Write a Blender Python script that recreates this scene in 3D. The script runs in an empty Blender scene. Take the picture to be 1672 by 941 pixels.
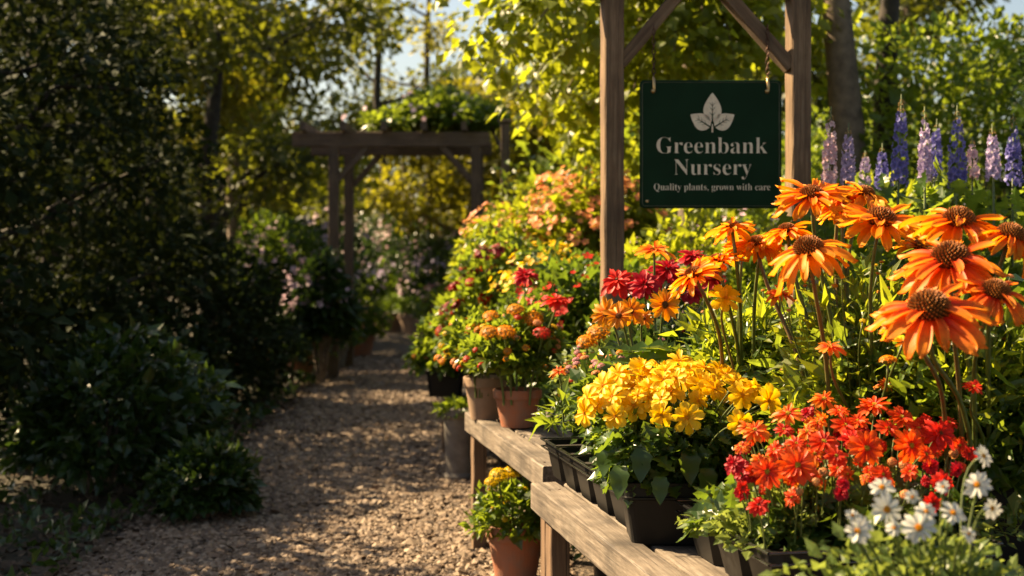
import bpy, math, random
import numpy as np
from mathutils import Matrix, Vector, Quaternion

S = bpy.context.scene
C = S.collection
R = math.radians
rng = np.random.default_rng(11)
random.seed(5)

# ------------------------------------------------------------------ camera, sky, sun, exposure
FPX, HOR, CAMH = 2322.0, 410.0, 1.35          # focal length and horizon in pixels of the 1672 px wide photograph
cam_d = bpy.data.cameras.new('camera'); cam = bpy.data.objects.new('camera', cam_d); C.objects.link(cam)
cam.location = (0, 0, CAMH); cam.rotation_euler = (R(90), 0, 0)
cam_d.lens = 36 * FPX / 1672; cam_d.sensor_width = 36
cam_d.shift_y = -(470.5 - HOR) / 1672
cam_d.clip_start = 0.05; cam_d.clip_end = 500
cam_d.dof.use_dof = True; cam_d.dof.focus_distance = 3.8; cam_d.dof.aperture_fstop = 3.7
S.camera = cam
SUN = Vector((-0.68, 0.34, 0.66)).normalized()
el = math.asin(SUN.z); az = math.atan2(SUN.x, SUN.y)
w = bpy.data.worlds.new('World'); S.world = w; w.use_nodes = True
nt = w.node_tree; bg = nt.nodes['Background']
sk = nt.nodes.new('ShaderNodeTexSky'); sk.sky_type = 'NISHITA'; sk.sun_disc = False
sk.sun_elevation = el; sk.sun_rotation = az; sk.air_density = 1.0; sk.dust_density = 2.0; sk.ozone_density = 1.0
nt.links.new(sk.outputs[0], bg.inputs[0]); bg.inputs[1].default_value = 0.05
sl = bpy.data.lights.new('sun', 'SUN'); sl.energy = 5.0; sl.angle = R(0.5); sl.color = (1.0, 0.82, 0.56)
so = bpy.data.objects.new('sun', sl); C.objects.link(so); so.rotation_euler = SUN.to_track_quat('Z', 'Y').to_euler()
so.location = (-20, 10, 20)
S.view_settings.view_transform = 'Standard'; S.view_settings.look = 'None'
S.view_settings.exposure = 1.85; S.view_settings.use_white_balance = True; S.view_settings.white_balance_temperature = 7600; S.view_settings.gamma = 1.0; S.view_settings.use_curve_mapping = False
S.render.engine = 'CYCLES'
cy = S.cycles
cy.use_denoising = True; cy.max_bounces = 6; cy.diffuse_bounces = 3; cy.glossy_bounces = 2; cy.transmission_bounces = 4
cy.transparent_max_bounces = 4; cy.caustics_reflective = False; cy.caustics_refractive = False; cy.sample_clamp_indirect = 6

def at(px, py, Y):
    return Vector(((px - 836) / FPX * Y, Y, CAMH - (py - HOR) / FPX * Y))

# ------------------------------------------------------------------ materials
def mat(name):
    m = bpy.data.materials.new(name); m.use_nodes = True
    t = m.node_tree; b = t.nodes['Principled BSDF']
    return m, t, b
def N(t, kind, **kw):
    n = t.nodes.new('ShaderNode' + kind)
    for k, v in kw.items(): setattr(n, k, v)
    return n
def ramp(t, fac, stops):
    n = N(t, 'ValToRGB'); cr = n.color_ramp
    while len(cr.elements) < len(stops): cr.elements.new(0.5)
    for e, (p, c) in zip(cr.elements, stops): e.position = p; e.color = (*c, 1)
    t.links.new(fac, n.inputs[0]); return n.outputs[0]
def mixc(t, fac, a, b, mode='MIX'):
    n = N(t, 'Mix', data_type='RGBA', blend_type=mode)
    if isinstance(fac, (int, float)): n.inputs[0].default_value = fac
    else: t.links.new(fac, n.inputs[0])
    for i, c in ((6, a), (7, b)):
        if isinstance(c, tuple): n.inputs[i].default_value = (*c, 1)
        else: t.links.new(c, n.inputs[i])
    return n.outputs[2]
def noise(t, scale, detail=4, vec=None, rough=0.55):
    n = N(t, 'TexNoise'); n.inputs['Scale'].default_value = scale; n.inputs['Detail'].default_value = detail
    n.inputs['Roughness'].default_value = rough
    if vec is not None: t.links.new(vec, n.inputs['Vector'])
    return n.outputs['Fac']
def bump(t, b, h, strength, dist):
    n = N(t, 'Bump'); n.inputs['Strength'].default_value = strength; n.inputs['Distance'].default_value = dist
    t.links.new(h, n.inputs['Height']); t.links.new(n.outputs[0], b.inputs['Normal'])
def objcoord(t, scale=(1, 1, 1)):
    c = N(t, 'TexCoord'); mp = N(t, 'Mapping'); mp.inputs['Scale'].default_value = scale
    t.links.new(c.outputs['Object'], mp.inputs['Vector']); return mp.outputs[0]

def leafmat(name, cols, trans, tfac=0.45, rough=0.4, spec=0.5):
    m, t, b = mat(name)
    g = N(t, 'NewGeometry')
    col = ramp(t, g.outputs['Random Per Island'], [(i / (len(cols) - 1), c) for i, c in enumerate(cols)])
    t.links.new(col, b.inputs['Base Color']); b.inputs['Roughness'].default_value = rough
    b.inputs['Specular IOR Level'].default_value = spec
    tr = N(t, 'BsdfTranslucent')
    tc = mixc(t, 0.5, col, trans)
    t.links.new(tc, tr.inputs[0])
    mx = N(t, 'MixShader'); mx.inputs[0].default_value = tfac
    t.links.new(b.outputs[0], mx.inputs[1]); t.links.new(tr.outputs[0], mx.inputs[2])
    t.links.new(mx.outputs[0], t.nodes['Material Output'].inputs[0])
    return m
def petalmat(name, stops, vary=0.15, tfac=0.4, rough=0.5, alt=None):
    """colour runs along the petal (attribute t: 0 base, 1 tip) and differs a little petal by petal"""
    m, t, b = mat(name)
    a = N(t, 'Attribute'); a.attribute_name = 't'
    g = N(t, 'NewGeometry')
    ad = N(t, 'Math', operation='MULTIPLY_ADD'); t.links.new(g.outputs['Random Per Island'], ad.inputs[0])
    ad.inputs[1].default_value = vary; t.links.new(a.outputs['Fac'], ad.inputs[2])
    col = ramp(t, ad.outputs[0], stops)
    col = mixc(t, ramp(t, noise(t, 7, 6, objcoord(t)), [(.5, (0, 0, 0)), (.75, (.55, .55, .55))]), col, tuple(x * .62 for x in stops[len(stops) // 2][1]))
    if alt:
        oi = N(t, 'ObjectInfo'); col = mixc(t, ramp(t, oi.outputs['Random'], [(0.3, (0, 0, 0)), (0.95, (.75, .75, .75))]), col, alt)
    t.links.new(col, b.inputs['Base Color']); b.inputs['Roughness'].default_value = rough
    b.inputs['Specular IOR Level'].default_value = 0.3
    tr = N(t, 'BsdfTranslucent'); t.links.new(col, tr.inputs[0])
    mx = N(t, 'MixShader'); mx.inputs[0].default_value = tfac
    t.links.new(b.outputs[0], mx.inputs[1]); t.links.new(tr.outputs[0], mx.inputs[2])
    t.links.new(mx.outputs[0], t.nodes['Material Output'].inputs[0])
    return m
def woodmat(name, c1, c2, c3, grain=1.0, dark=0.35):
    m, t, b = mat(name)
    v = objcoord(t, (2.0, 34, 34)); v2 = objcoord(t, (1, 1, 1))
    n1 = noise(t, 1.6 * grain, 8, v, 0.7); n2 = noise(t, 5, 4, v2)
    v3 = objcoord(t, (1.0, 90, 90)); n3 = noise(t, 1.3, 4, v3, 0.6)
    c = ramp(t, n1, [(0.3, c1), (0.52, c2), (0.72, c3)])
    c = mixc(t, ramp(t, n2, [(0.35, (0, 0, 0)), (0.7, (dark + .1,) * 3)]), c, tuple(x * 0.45 for x in c1))
    c = mixc(t, ramp(t, n3, [(0.60, (0, 0, 0)), (0.66, (0.85,) * 3)]), c, tuple(x * 0.3 for x in c1))
    t.links.new(c, b.inputs['Base Color']); b.inputs['Roughness'].default_value = 0.8
    bump(t, b, n1, 0.5, 0.004)
    return m
def plain(name, col, rough=0.6, metal=0.0, var=0.25, scale=12, bmp=0.15, spec=0.5, col2=None):
    m, t, b = mat(name)
    n = noise(t, scale, 5, objcoord(t))
    t.links.new(mixc(t, ramp(t, n, [(0.35, (0, 0, 0)), (0.7, (1, 1, 1))]), col, col2 or tuple(x * (1 - var) for x in col)), b.inputs['Base Color'])
    b.inputs['Roughness'].default_value = rough; b.inputs['Metallic'].default_value = metal
    b.inputs['Specular IOR Level'].default_value = spec
    bump(t, b, n, bmp, 0.004)
    return m

G = {}
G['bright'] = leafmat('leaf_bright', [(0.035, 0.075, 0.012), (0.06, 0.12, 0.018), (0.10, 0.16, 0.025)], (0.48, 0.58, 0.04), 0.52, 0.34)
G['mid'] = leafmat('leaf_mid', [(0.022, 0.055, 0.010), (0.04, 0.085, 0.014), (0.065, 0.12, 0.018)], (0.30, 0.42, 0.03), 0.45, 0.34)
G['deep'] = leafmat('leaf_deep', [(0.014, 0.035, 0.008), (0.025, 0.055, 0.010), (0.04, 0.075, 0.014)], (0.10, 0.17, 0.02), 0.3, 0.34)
G['dark'] = leafmat('leaf_dark', [(0.008, 0.016, 0.004), (0.014, 0.026, 0.006), (0.022, 0.034, 0.008)], (0.06, 0.07, 0.01), 0.2, 0.7, 0.12)  # yew and laurel leaves, with the left side's shade put into their near-black colour
G['lime'] = leafmat('leaf_lime', [(0.08, 0.12, 0.012), (0.13, 0.17, 0.02), (0.17, 0.20, 0.02)], (0.62, 0.66, 0.035), 0.58, 0.4)
G['gold'] = leafmat('leaf_gold', [(0.07, 0.09, 0.012), (0.11, 0.12, 0.014), (0.15, 0.14, 0.016)], (0.56, 0.50, 0.03), 0.56, 0.45)
G['wood_green'] = leafmat('leaf_woodland', [(0.030, 0.045, 0.008), (0.05, 0.07, 0.010), (0.08, 0.095, 0.012)], (0.34, 0.36, 0.025), 0.5, 0.5)
G['mint'] = leafmat('leaf_mint', [(0.07, 0.12, 0.03), (0.11, 0.17, 0.04), (0.17, 0.22, 0.06)], (0.45, 0.52, 0.08), 0.45, 0.4)
G['russet'] = leafmat('leaf_russet', [(0.20, 0.06, 0.015), (0.32, 0.10, 0.02), (0.10, 0.10, 0.02)], (0.75, 0.28, 0.06), 0.5, 0.45)
G['stem'] = plain('stem_green', (0.10, 0.13, 0.025), 0.5, var=0.4, scale=30)
G['stem_red'] = plain('stem_reddish', (0.13, 0.12, 0.03), 0.5, var=0.5, scale=30, col2=(0.14, 0.06, 0.03))
P = {}
P['orange'] = petalmat('petal_orange', [(0.0, (0.55, 0.02, 0.006)), (0.28, (0.75, 0.06, 0.01)), (0.62, (0.86, 0.19, 0.012)), (1.0, (0.94, 0.36, 0.02))], 0.28, 0.5, 0.5, (0.90, 0.34, 0.03))
P['coral'] = petalmat('petal_coral', [(0.0, (0.50, 0.012, 0.012)), (0.28, (0.70, 0.03, 0.02)), (0.6, (0.84, 0.15, 0.02)), (1.0, (0.92, 0.30, 0.03))], 0.3, 0.5)
P['yellow'] = petalmat('petal_yellow', [(0.0, (0.78, 0.36, 0.006)), (0.25, (0.86, 0.49, 0.012)), (1.0, (0.92, 0.61, 0.03))], 0.2, 0.45)
P['red'] = petalmat('petal_red', [(0.0, (0.42, 0.012, 0.006)), (0.5, (0.62, 0.018, 0.010)), (1.0, (0.72, 0.03, 0.015))], 0.3)
P['scarlet'] = petalmat('petal_scarlet', [(0.0, (0.50, 0.015, 0.006)), (0.4, (0.72, 0.04, 0.010)), (1.0, (0.84, 0.12, 0.015))], 0.45, 0.42, 0.5, (0.50, 0.012, 0.010))
P['crimson'] = petalmat('petal_crimson', [(0.0, (0.25, 0.004, 0.006)), (0.5, (0.42, 0.006, 0.014)), (1.0, (0.52, 0.012, 0.025))], 0.3)
P['amber'] = petalmat('petal_amber', [(0.0, (0.70, 0.10, 0.006)), (0.5, (0.82, 0.24, 0.01)), (1.0, (0.88, 0.34, 0.015))], 0.3)
P['maroon'] = petalmat('petal_maroon', [(0.0, (0.10, 0.003, 0.006)), (0.6, (0.22, 0.008, 0.014)), (1.0, (0.40, 0.05, 0.06))], 0.3, 0.3)
P['white'] = petalmat('petal_white', [(0.0, (0.50, 0.50, 0.36)), (0.4, (0.60, 0.59, 0.52)), (1.0, (0.64, 0.63, 0.57))], 0.1, 0.3)
P['pink'] = petalmat('petal_pink', [(0.0, (0.80, 0.42, 0.12)), (0.5, (0.66, 0.20, 0.20)), (1.0, (0.70, 0.30, 0.38))], 0.6)
P['peach'] = petalmat('petal_peach', [(0.0, (0.85, 0.55, 0.06)), (0.5, (0.86, 0.42, 0.09)), (1.0, (0.84, 0.28, 0.14))], 0.7, 0.45)
P['violet'] = petalmat('petal_violet', [(0.0, (0.07, 0.06, 0.22)), (0.6, (0.11, 0.10, 0.33)), (1.0, (0.19, 0.17, 0.46))], 0.4, 0.3)
P['lilac'] = petalmat('petal_lilac', [(0.0, (0.20, 0.15, 0.34)), (0.6, (0.36, 0.27, 0.46)), (1.0, (0.52, 0.40, 0.56))], 0.4, 0.3)
P['blush'] = petalmat('petal_blush', [(0.0, (0.50, 0.28, 0.34)), (0.6, (0.66, 0.42, 0.48)), (1.0, (0.75, 0.55, 0.58))], 0.4, 0.3)
P['bud'] = petalmat('bud_tan', [(0.0, (0.20, 0.20, 0.04)), (1.0, (0.42, 0.26, 0.10))], 0.5, 0.2)
CONE = petalmat('cone_spikes', [(0.0, (0.035, 0.025, 0.008)), (0.45, (0.10, 0.05, 0.012)), (0.8, (0.36, 0.10, 0.015)), (1.0, (0.62, 0.22, 0.02))], 0.12, 0.05, 0.6)
CENTRE = petalmat('disc_yellow', [(0.0, (0.30, 0.22, 0.02)), (1.0, (0.62, 0.46, 0.04))], 0.3, 0.1, 0.6)
CENTRE_O = petalmat('disc_orange', [(0.0, (0.60, 0.22, 0.01)), (1.0, (0.80, 0.36, 0.02))], 0.3, 0.1, 0.6)
CENTRE_B = petalmat('disc_brown', [(0.0, (0.05, 0.02, 0.01)), (0.7, (0.22, 0.07, 0.01)), (1.0, (0.50, 0.16, 0.02))], 0.3, 0.05, 0.6)
W_OLD = woodmat('weathered_bench_wood', (0.06, 0.042, 0.03), (0.20, 0.155, 0.115), (0.36, 0.30, 0.24), 1.5, .75)
W_LEG = woodmat('bench_leg_wood', (0.10, 0.055, 0.03), (0.19, 0.11, 0.06), (0.27, 0.17, 0.095))
W_POST = woodmat('sign_post_wood', (0.09, 0.048, 0.022), (0.21, 0.125, 0.062), (0.33, 0.215, 0.12), 1.2, .55)
W_PERG = woodmat('pergola_wood', (0.08, 0.05, 0.032), (0.15, 0.095, 0.06), (0.22, 0.15, 0.10))
TERRA = plain('terracotta', (0.36, 0.115, 0.05), 0.85, scale=16, col2=(0.25, 0.13, 0.085), bmp=0.5)
PALE = plain('limed_terracotta', (0.34, 0.22, 0.14), 0.85, scale=7, col2=(0.22, 0.13, 0.08), bmp=0.4)
STONE = plain('stone_grey', (0.22, 0.19, 0.16), 0.9, scale=14, col2=(0.13, 0.11, 0.09), bmp=0.5)
RIMP = plain('black_plastic_rim', (0.012, 0.012, 0.012), 0.22, scale=25, spec=0.9)
BLACK = plain('black_nursery_plastic', (0.006, 0.006, 0.006), 0.42, scale=25, col2=(0.010, 0.009, 0.008), bmp=0.06, spec=0.25)
SOIL = plain('potting_soil', (0.025, 0.016, 0.010), 0.95, scale=60, var=0.6, bmp=1.0)
BARK = plain('bark', (0.22, 0.16, 0.11), 0.9, scale=14, col2=(0.09, 0.065, 0.045), bmp=1.0)
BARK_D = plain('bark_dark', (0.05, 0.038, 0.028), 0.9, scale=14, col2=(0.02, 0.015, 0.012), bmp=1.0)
SIGN = plain('sign_green_enamel', (0.0035, 0.020, 0.006), 0.6, scale=9, col2=(0.005, 0.027, 0.009), bmp=0.1, spec=0.12)
CREAM = plain('sign_cream_paint', (0.80, 0.66, 0.46), 0.6, scale=60, col2=(0.66, 0.52, 0.36), bmp=0.1)
RIM = plain('sign_edge_worn', (0.10, 0.085, 0.045), 0.5, scale=40, col2=(0.03, 0.05, 0.02))
RUST = plain('rusty_chain_metal', (0.10, 0.045, 0.025), 0.5, 0.6, scale=60, col2=(0.05, 0.02, 0.012))
BRASS = plain('brass_bolt', (0.55, 0.36, 0.16), 0.35, 0.8, scale=60)

# ------------------------------------------------------------------ mesh kit
def build(name, chunks, mats, parent=None, smooth=False, loc=None):
    V = []; L = []; LS = []; MI = []; T = []; off = 0; lo = 0
    for ch in chunks:
        v, f, mi, tv = ch
        V.append(v); T.append(tv if tv is not None else np.zeros(len(v)))
        for ff in (f if isinstance(f, list) and len(f) and np.ndim(f[0]) == 2 else [f]):
            ff = np.asarray(ff)
            if ff.size == 0: continue
            k = ff.shape[1]
            L.append((ff + off).ravel()); LS.append(lo + np.arange(len(ff)) * k); lo += ff.size
            MI.append(np.full(len(ff), mi))
        off += len(v)
    V = np.concatenate(V).astype(np.float32); L = np.concatenate(L).astype(np.int32)
    LS = np.concatenate(LS).astype(np.int32); MI = np.concatenate(MI).astype(np.int32); T = np.concatenate(T).astype(np.float32)
    me = bpy.data.meshes.new(name)
    me.vertices.add(len(V)); me.vertices.foreach_set('co', V.ravel())
    me.loops.add(len(L)); me.loops.foreach_set('vertex_index', L)
    me.polygons.add(len(LS)); me.polygons.foreach_set('loop_start', LS)
    me.polygons.foreach_set('material_index', MI)
    me.polygons.foreach_set('use_smooth', np.full(len(LS), smooth))
    a = me.attributes.new('t', 'FLOAT', 'POINT'); a.data.foreach_set('value', T)
    for m in mats: me.materials.append(m)
    me.update(calc_edges=True); me.validate()
    return link(name, me, parent, loc)
def link(name, me, parent=None, loc=None):
    o = bpy.data.objects.new(name, me); C.objects.link(o); o.parent = parent
    if loc is not None: o.location = loc
    return o
def tag(o, label, cat, group=None, kind=None):
    if label: o['label'] = label
    if cat: o['category'] = cat
    if group: o['group'] = group
    if kind: o['kind'] = kind
    return o
def thing(name, label, cat, loc=(0, 0, 0), rz=0, group=None):
    o = bpy.data.objects.new(name, None); C.objects.link(o); o.empty_display_size = 0.1
    o.location = loc; o.rotation_euler = (0, 0, rz)
    return tag(o, label, cat, group)
def copy_tree(o, parent=None):
    c = o.copy(); C.objects.link(c); c.parent = parent
    for ch in list(o.children): copy_tree(ch, c)
    return c
def unit(a): return a / np.maximum(np.linalg.norm(a, axis=-1, keepdims=True), 1e-9)
def frames(d, n):
    d = unit(d); x = unit(np.cross(d, n)); n = np.cross(x, d)
    return np.stack([x, d, n], axis=2)                 # columns x, y(dir), z(normal)
def inst(tv, tf, pos, rot, sc, mi=0, tt=None):
    K = len(pos); n = len(tv)
    sc = np.broadcast_to(np.asarray(sc, float), (K,))
    v = np.einsum('kij,nj->kni', rot, tv) * sc[:, None, None] + pos[:, None, :]
    tf = np.asarray(tf); f = (tf[None] + (np.arange(K) * n)[:, None, None]).reshape(-1, tf.shape[1])
    return (v.reshape(-1, 3), f, mi, np.tile(tt, K) if tt is not None else None)
def tube(pts, rad, sides=6, mi=0, t=None):
    pts = np.asarray([tuple(p) for p in pts], float); n = len(pts)
    rad = np.broadcast_to(np.asarray(rad, float), (n,))
    d = np.gradient(pts, axis=0); d = unit(d)
    ref = np.array([0.0, 1, 0]) if abs(d[0][1]) < 0.9 else np.array([1.0, 0, 0])
    x = unit(np.cross(d, ref)); y = np.cross(d, x)
    a = np.arange(sides) / sides * 2 * math.pi
    v = pts[:, None] + rad[:, None, None] * (np.cos(a)[None, :, None] * x[:, None] + np.sin(a)[None, :, None] * y[:, None])
    v = v.reshape(-1, 3); f = []
    for i in range(n - 1):
        for j in range(sides):
            k = (j + 1) % sides; f.append((i * sides + j, i * sides + k, (i + 1) * sides + k, (i + 1) * sides + j))
    return (v, [np.array(f), np.array([[(n - 1) * sides + j for j in range(sides)]])], mi, t)
def lathe(prof, sides=32, mi=0, cap=True, wob=0.0):
    a = np.arange(sides) / sides * 2 * math.pi; v = []
    for (r, z) in prof:
        rr = r * (1 + wob * np.sin(3 * a + z * 20))
        v.append(np.stack([rr * np.cos(a), rr * np.sin(a), np.full(sides, z)], 1))
    v = np.concatenate(v); n = len(prof); f = []
    for i in range(n - 1):
        for j in range(sides):
            k = (j + 1) % sides; f.append((i * sides + j, i * sides + k, (i + 1) * sides + k, (i + 1) * sides + j))
    fs = [np.array(f)]
    if cap: fs.append(np.array([[(n - 1) * sides + j for j in range(sides)]]))
    return (v, fs, mi, None)
def rbox(sx, sy, sz, b=0.004, mi=0, c=(0, 0, 0), jit=0.0):
    """box with chamfered edges, centred at c"""
    v = []; X, Y, Z = sx / 2, sy / 2, sz / 2
    idx = {}
    for ix in (-1, 1):
        for iy in (-1, 1):
            for iz in (-1, 1):
                for ax in range(3):
                    p = [ix * (X - b), iy * (Y - b), iz * (Z - b)]; p[ax] += (ix, iy, iz)[ax] * b
                    idx[(ix, iy, iz, ax)] = len(v); v.append(p)
    f4 = []; f3 = []
    for ax in range(3):
        o = [i for i in range(3) if i != ax]
        for s in (-1, 1):
            q = []
            for (a, b2) in ((-1, -1), (1, -1), (1, 1), (-1, 1)):
                k = [0, 0, 0]; k[ax] = s; k[o[0]] = a; k[o[1]] = b2; q.append(idx[(*k, ax)])
            flip = (s < 0) ^ (ax == 1)
            f4.append(q[::-1] if flip else q)
    for e in range(3):                                 # edges parallel to axis e
        o = [i for i in range(3) if i != e]
        for a in (-1, 1):
            for b2 in (-1, 1):
                k0 = [0, 0, 0]; k1 = [0, 0, 0]; k0[e] = -1; k1[e] = 1
                for k in (k0, k1): k[o[0]] = a; k[o[1]] = b2
                f4.append([idx[(*k0, o[0])], idx[(*k1, o[0])], idx[(*k1, o[1])], idx[(*k0, o[1])]])
    for ix in (-1, 1):
        for iy in (-1, 1):
            for iz in (-1, 1): f3.append([idx[(ix, iy, iz, a)] for a in range(3)])
    v = np.array(v) + np.array(c)
    return (v, [np.array(f4), np.array(f3)], mi, None)
def timber(name, parent, a, b, wid, hei, m, up=(0, 0, 1), seed=0, bev=0.004):
    """a plank or post from a to b with its grain along local X"""
    a = Vector(a); b = Vector(b); L = (b - a).length; x = (b - a).normalized(); up = Vector(up)
    y = up.cross(x).normalized(); z = x.cross(y)
    n = max(2, int(L / 0.08)); bb = bev
    prof = np.array([(-wid/2+bb, -hei/2), (wid/2-bb, -hei/2), (wid/2, -hei/2+bb), (wid/2, hei/2-bb), (wid/2-bb, hei/2), (-wid/2+bb, hei/2), (-wid/2, hei/2-bb), (-wid/2, -hei/2+bb)])
    r = np.random.default_rng(seed + 77); V = []
    for i in range(n + 1):
        s = 1 if 0 < i < n else 0.985
        w_ = (r.normal(size=(8, 2)) * 0.0009)
        V.append(np.column_stack([np.full(8, -L/2 + L*i/n), prof * s + w_]))
    V = np.concatenate(V); F = [(i*8+j, i*8+(j+1) % 8, (i+1)*8+(j+1) % 8, (i+1)*8+j) for i in range(n) for j in range(8)]
    o = build(name, [(V, [np.array(F), np.array([list(range(7, -1, -1)), [n*8+j for j in range(8)]])], 0, None)], [m], parent)
    M = Matrix((x, y, z)).transposed().to_4x4(); M.translation = (a + b) / 2
    if parent is not None: M = parent_inv(parent) @ M
    o.matrix_local = M
    return o
def parent_inv(p):
    M = Matrix.Rotation(p.rotation_euler.z, 4, 'Z'); M.translation = p.location
    return M.inverted()

# ------------------------------------------------------------------ leaf templates
LEAF = (np.array([(0, 0, 0), (-.30, .42, .07), (0, 1, -.10), (.30, .42, .07), (0, .45, 0)], float), [(0, 4, 2, 1), (0, 3, 2, 4)])
LEAF_N = (LEAF[0] * np.array([.55, 1, 1]), LEAF[1])
LEAF_R = (LEAF[0] * np.array([1.35, 1, 1]), LEAF[1])
def bigleaf(wd, droop=0.35, n=8, tooth=0.0, fold=0.12):
    v = []; f = []
    for i in range(n + 1):
        u = i / n; h = wd * (math.sin(math.pi * u ** 0.75) ** 0.9 if 0 < u < 1 else 0.0) + (0.012 if u < 1 else 0)
        if tooth and 0 < i < n: h *= 1 + tooth * (1 if i % 2 else -1)
        z = -droop * u * u + 0.06 * math.sin(u * 7)
        v += [(-h, u - (0.04 if i % 2 else 0), z + fold * h / max(wd, .01) * .6), (0, u, z), (h, u - (0.04 if i % 2 else 0), z + fold * h / max(wd, .01) * .6)]
    for i in range(n):
        a = i * 3; f += [(a, a+1, a+4, a+3), (a+1, a+2, a+5, a+4)]
    return (np.array(v), f)
OVATE = bigleaf(.30, .4, 8, .10)
LANCE = bigleaf(.13, .45, 7, .0)
LOBED = bigleaf(.26, .3, 9, .42)

# ------------------------------------------------------------------ flower templates
def petal_grid(w_, droop, notch=.06, cup=.05, groove=.02, nu=6, nv=5, rin=.1, shape=.7, tipz=0.0):
    V = []; T = []; us = np.array([0, .16, .34, .54, .72, .86, .95, 1.0]); nu = 7
    for u in us:
        h = w_ * (0.28 + 0.72 * math.sin(min(1, u / shape) * math.pi / 2)) * (1 if u < .7 else math.sqrt(max(0.0, 1 - ((u - .7) / .325) ** 2)))
        for j in range(nv):
            v = -1 + 2 * j / (nv - 1)
            y = rin + (1 - rin) * u - (notch * (0.5 - 0.5 * math.cos(2 * math.pi * (v + 1))) + .10 * abs(v) ** 3) * u ** 4
            z = -droop * u * u + tipz * u ** 6 + cup * (v * v) * math.sin(u * math.pi) + groove * math.cos(2 * math.pi * v) * u
            V.append((h * v, y, z)); T.append(u)
    F = [(i*nv+j, i*nv+j+1, (i+1)*nv+j+1, (i+1)*nv+j) for i in range(nu) for j in range(nv - 1)]
    return np.array(V), F, np.array(T)
def bloom_chunks(layers, seed, mi=0, **kw):
    """layers: list of (count, length, lift angle in degrees, z offset, petal kwargs)"""
    r = np.random.default_rng(seed); out = []
    for (n, ln, lift, z0, pk) in layers:
        ph = r.random() * 6.28
        for i in range(n):
            a = ph + (i + r.normal() * .10) / n * 2 * math.pi
            k = dict(pk); k['droop'] = pk.get('droop', .2) * (1 + r.normal() * .35); k['w_'] = pk.get('w_', .18) * (1 + r.normal() * .12)
            v, f, t = petal_grid(**k)
            e = R(lift + r.normal() * 7); tw = r.normal() * .22
            v = v.copy(); ct, st = math.cos(tw), math.sin(tw)
            v = np.stack([v[:, 0] * ct - v[:, 2] * st, v[:, 1], v[:, 0] * st + v[:, 2] * ct], 1)
            ce, se = math.cos(e), math.sin(e)
            v = np.stack([v[:, 0], v[:, 1] * ce - v[:, 2] * se, v[:, 1] * se + v[:, 2] * ce], 1) * ln * (1 + r.normal() * .09)
            v = np.stack([v[:, 0] * math.cos(a) - v[:, 1] * math.sin(a), v[:, 0] * math.sin(a) + v[:, 1] * math.cos(a), v[:, 2] + z0], 1)
            out.append((v, f, mi, t))
    return out
def fib(n, zmin=0.0):
    i = np.arange(n) + .5; z = 1 - (1 - zmin) * i / n; ph = i * 2.399963
    s = np.sqrt(np.maximum(0, 1 - z * z)); return np.stack([s * np.cos(ph), s * np.sin(ph), z], 1)
def cone_chunks(rad, hgt, n, spike, mi=0, w_=.10):
    d = fib(n, 0.0); p = d * np.array([rad, rad, hgt]) + np.array([0, 0, 0])
    nrm = unit(d * np.array([1, 1, rad / hgt]) + np.array([0, 0, .25]))
    q = np.array([(-w_, 0, -w_), (w_, 0, -w_), (w_, 0, w_), (-w_, 0, w_), (0, 1, 0)], float)
    f = [(0, 1, 4), (1, 2, 4), (2, 3, 4), (3, 0, 4)]
    rot = frames(nrm, np.tile(np.array([[.3, .2, .9]]), (n, 1)) + rng.normal(size=(n, 3)) * .1)
    ch = inst(q * np.array([rad * 1.0, 1, rad * 1.0]) * np.array([1 / spike, 1, 1 / spike]), f, p * .96, rot, spike, mi, np.array([.1, .1, .1, .1, 1.0]))
    a = np.linspace(0, math.pi / 2, 6)
    dome = lathe([(rad * math.cos(x) + 1e-4, hgt * math.sin(x)) for x in a], 14, mi)
    base = lathe([(rad * .25, -hgt * .35), (rad * .8, -hgt * .25), (rad, 0)], 14, mi, cap=False)
    return [ch, (dome[0], dome[1], mi, np.full(len(dome[0]), .05)), (base[0], base[1], mi, np.zeros(len(base[0])))]
def calyx(rad, mi):
    return lathe([(rad * .15, -rad * .75), (rad * .55, -rad * .5), (rad * .9, -rad * .2), (rad * .7, 0.0)], 10, mi, cap=True)

HIDE = []
def template(name, chunks, mats): 
    o = build(name, chunks, mats); me = o.data; bpy.data.objects.remove(o); return me
T = {}
def flowerset(key, pm, layers, centre, centre_mat, nvar=3, cal=.14):
    T[key] = []
    for s in range(nvar):
        pet = template('flower_petals', bloom_chunks(layers(s) if callable(layers) else layers, hash(key) % 1000 * 0 + len(T) * 17 + s), [pm, G['stem']])
        cen = template('flower_centre', centre(s) + [calyx(cal, 1)], [centre_mat, G['stem']])
        for p in pet.polygons: p.use_smooth = True
        T[key].append((pet, cen))
E_ = dict(w_=.125, droop=.20, notch=.08, groove=.02)
def cone_layers(s):
    lf, dr, n = ((4, .16, 19), (-9, .24, 18), (-2, .10, 21), (-14, .30, 17))[s % 4]
    return [(n, 1.0, lf, 0, dict(w_=.115, droop=dr, notch=.10, groove=.03)), (11, .88, lf + 14, .03, dict(w_=.10, droop=dr, notch=.10, groove=.03))]
flowerset('coneflower', P['orange'], cone_layers, lambda s: cone_chunks(.29, .25, 190, .085), CONE, 4, .17)
flowerset('coneflower_coral', P['coral'], lambda s: [(19, 1.0, (-12, -6, -16)[s], 0, dict(w_=.115, droop=.2, notch=.10, groove=.03)), (9, .85, 6, .03, dict(w_=.10, droop=.2, groove=.03))], lambda s: cone_chunks(.30, .27, 190, .085), CONE, 3, .17)
flowerset('amberflower', P['amber'], [(15, 1.0, 6, 0, dict(w_=.15, droop=.14, notch=.05))], lambda s: cone_chunks(.2, .13, 70, .07), CENTRE_B, 2)
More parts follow.
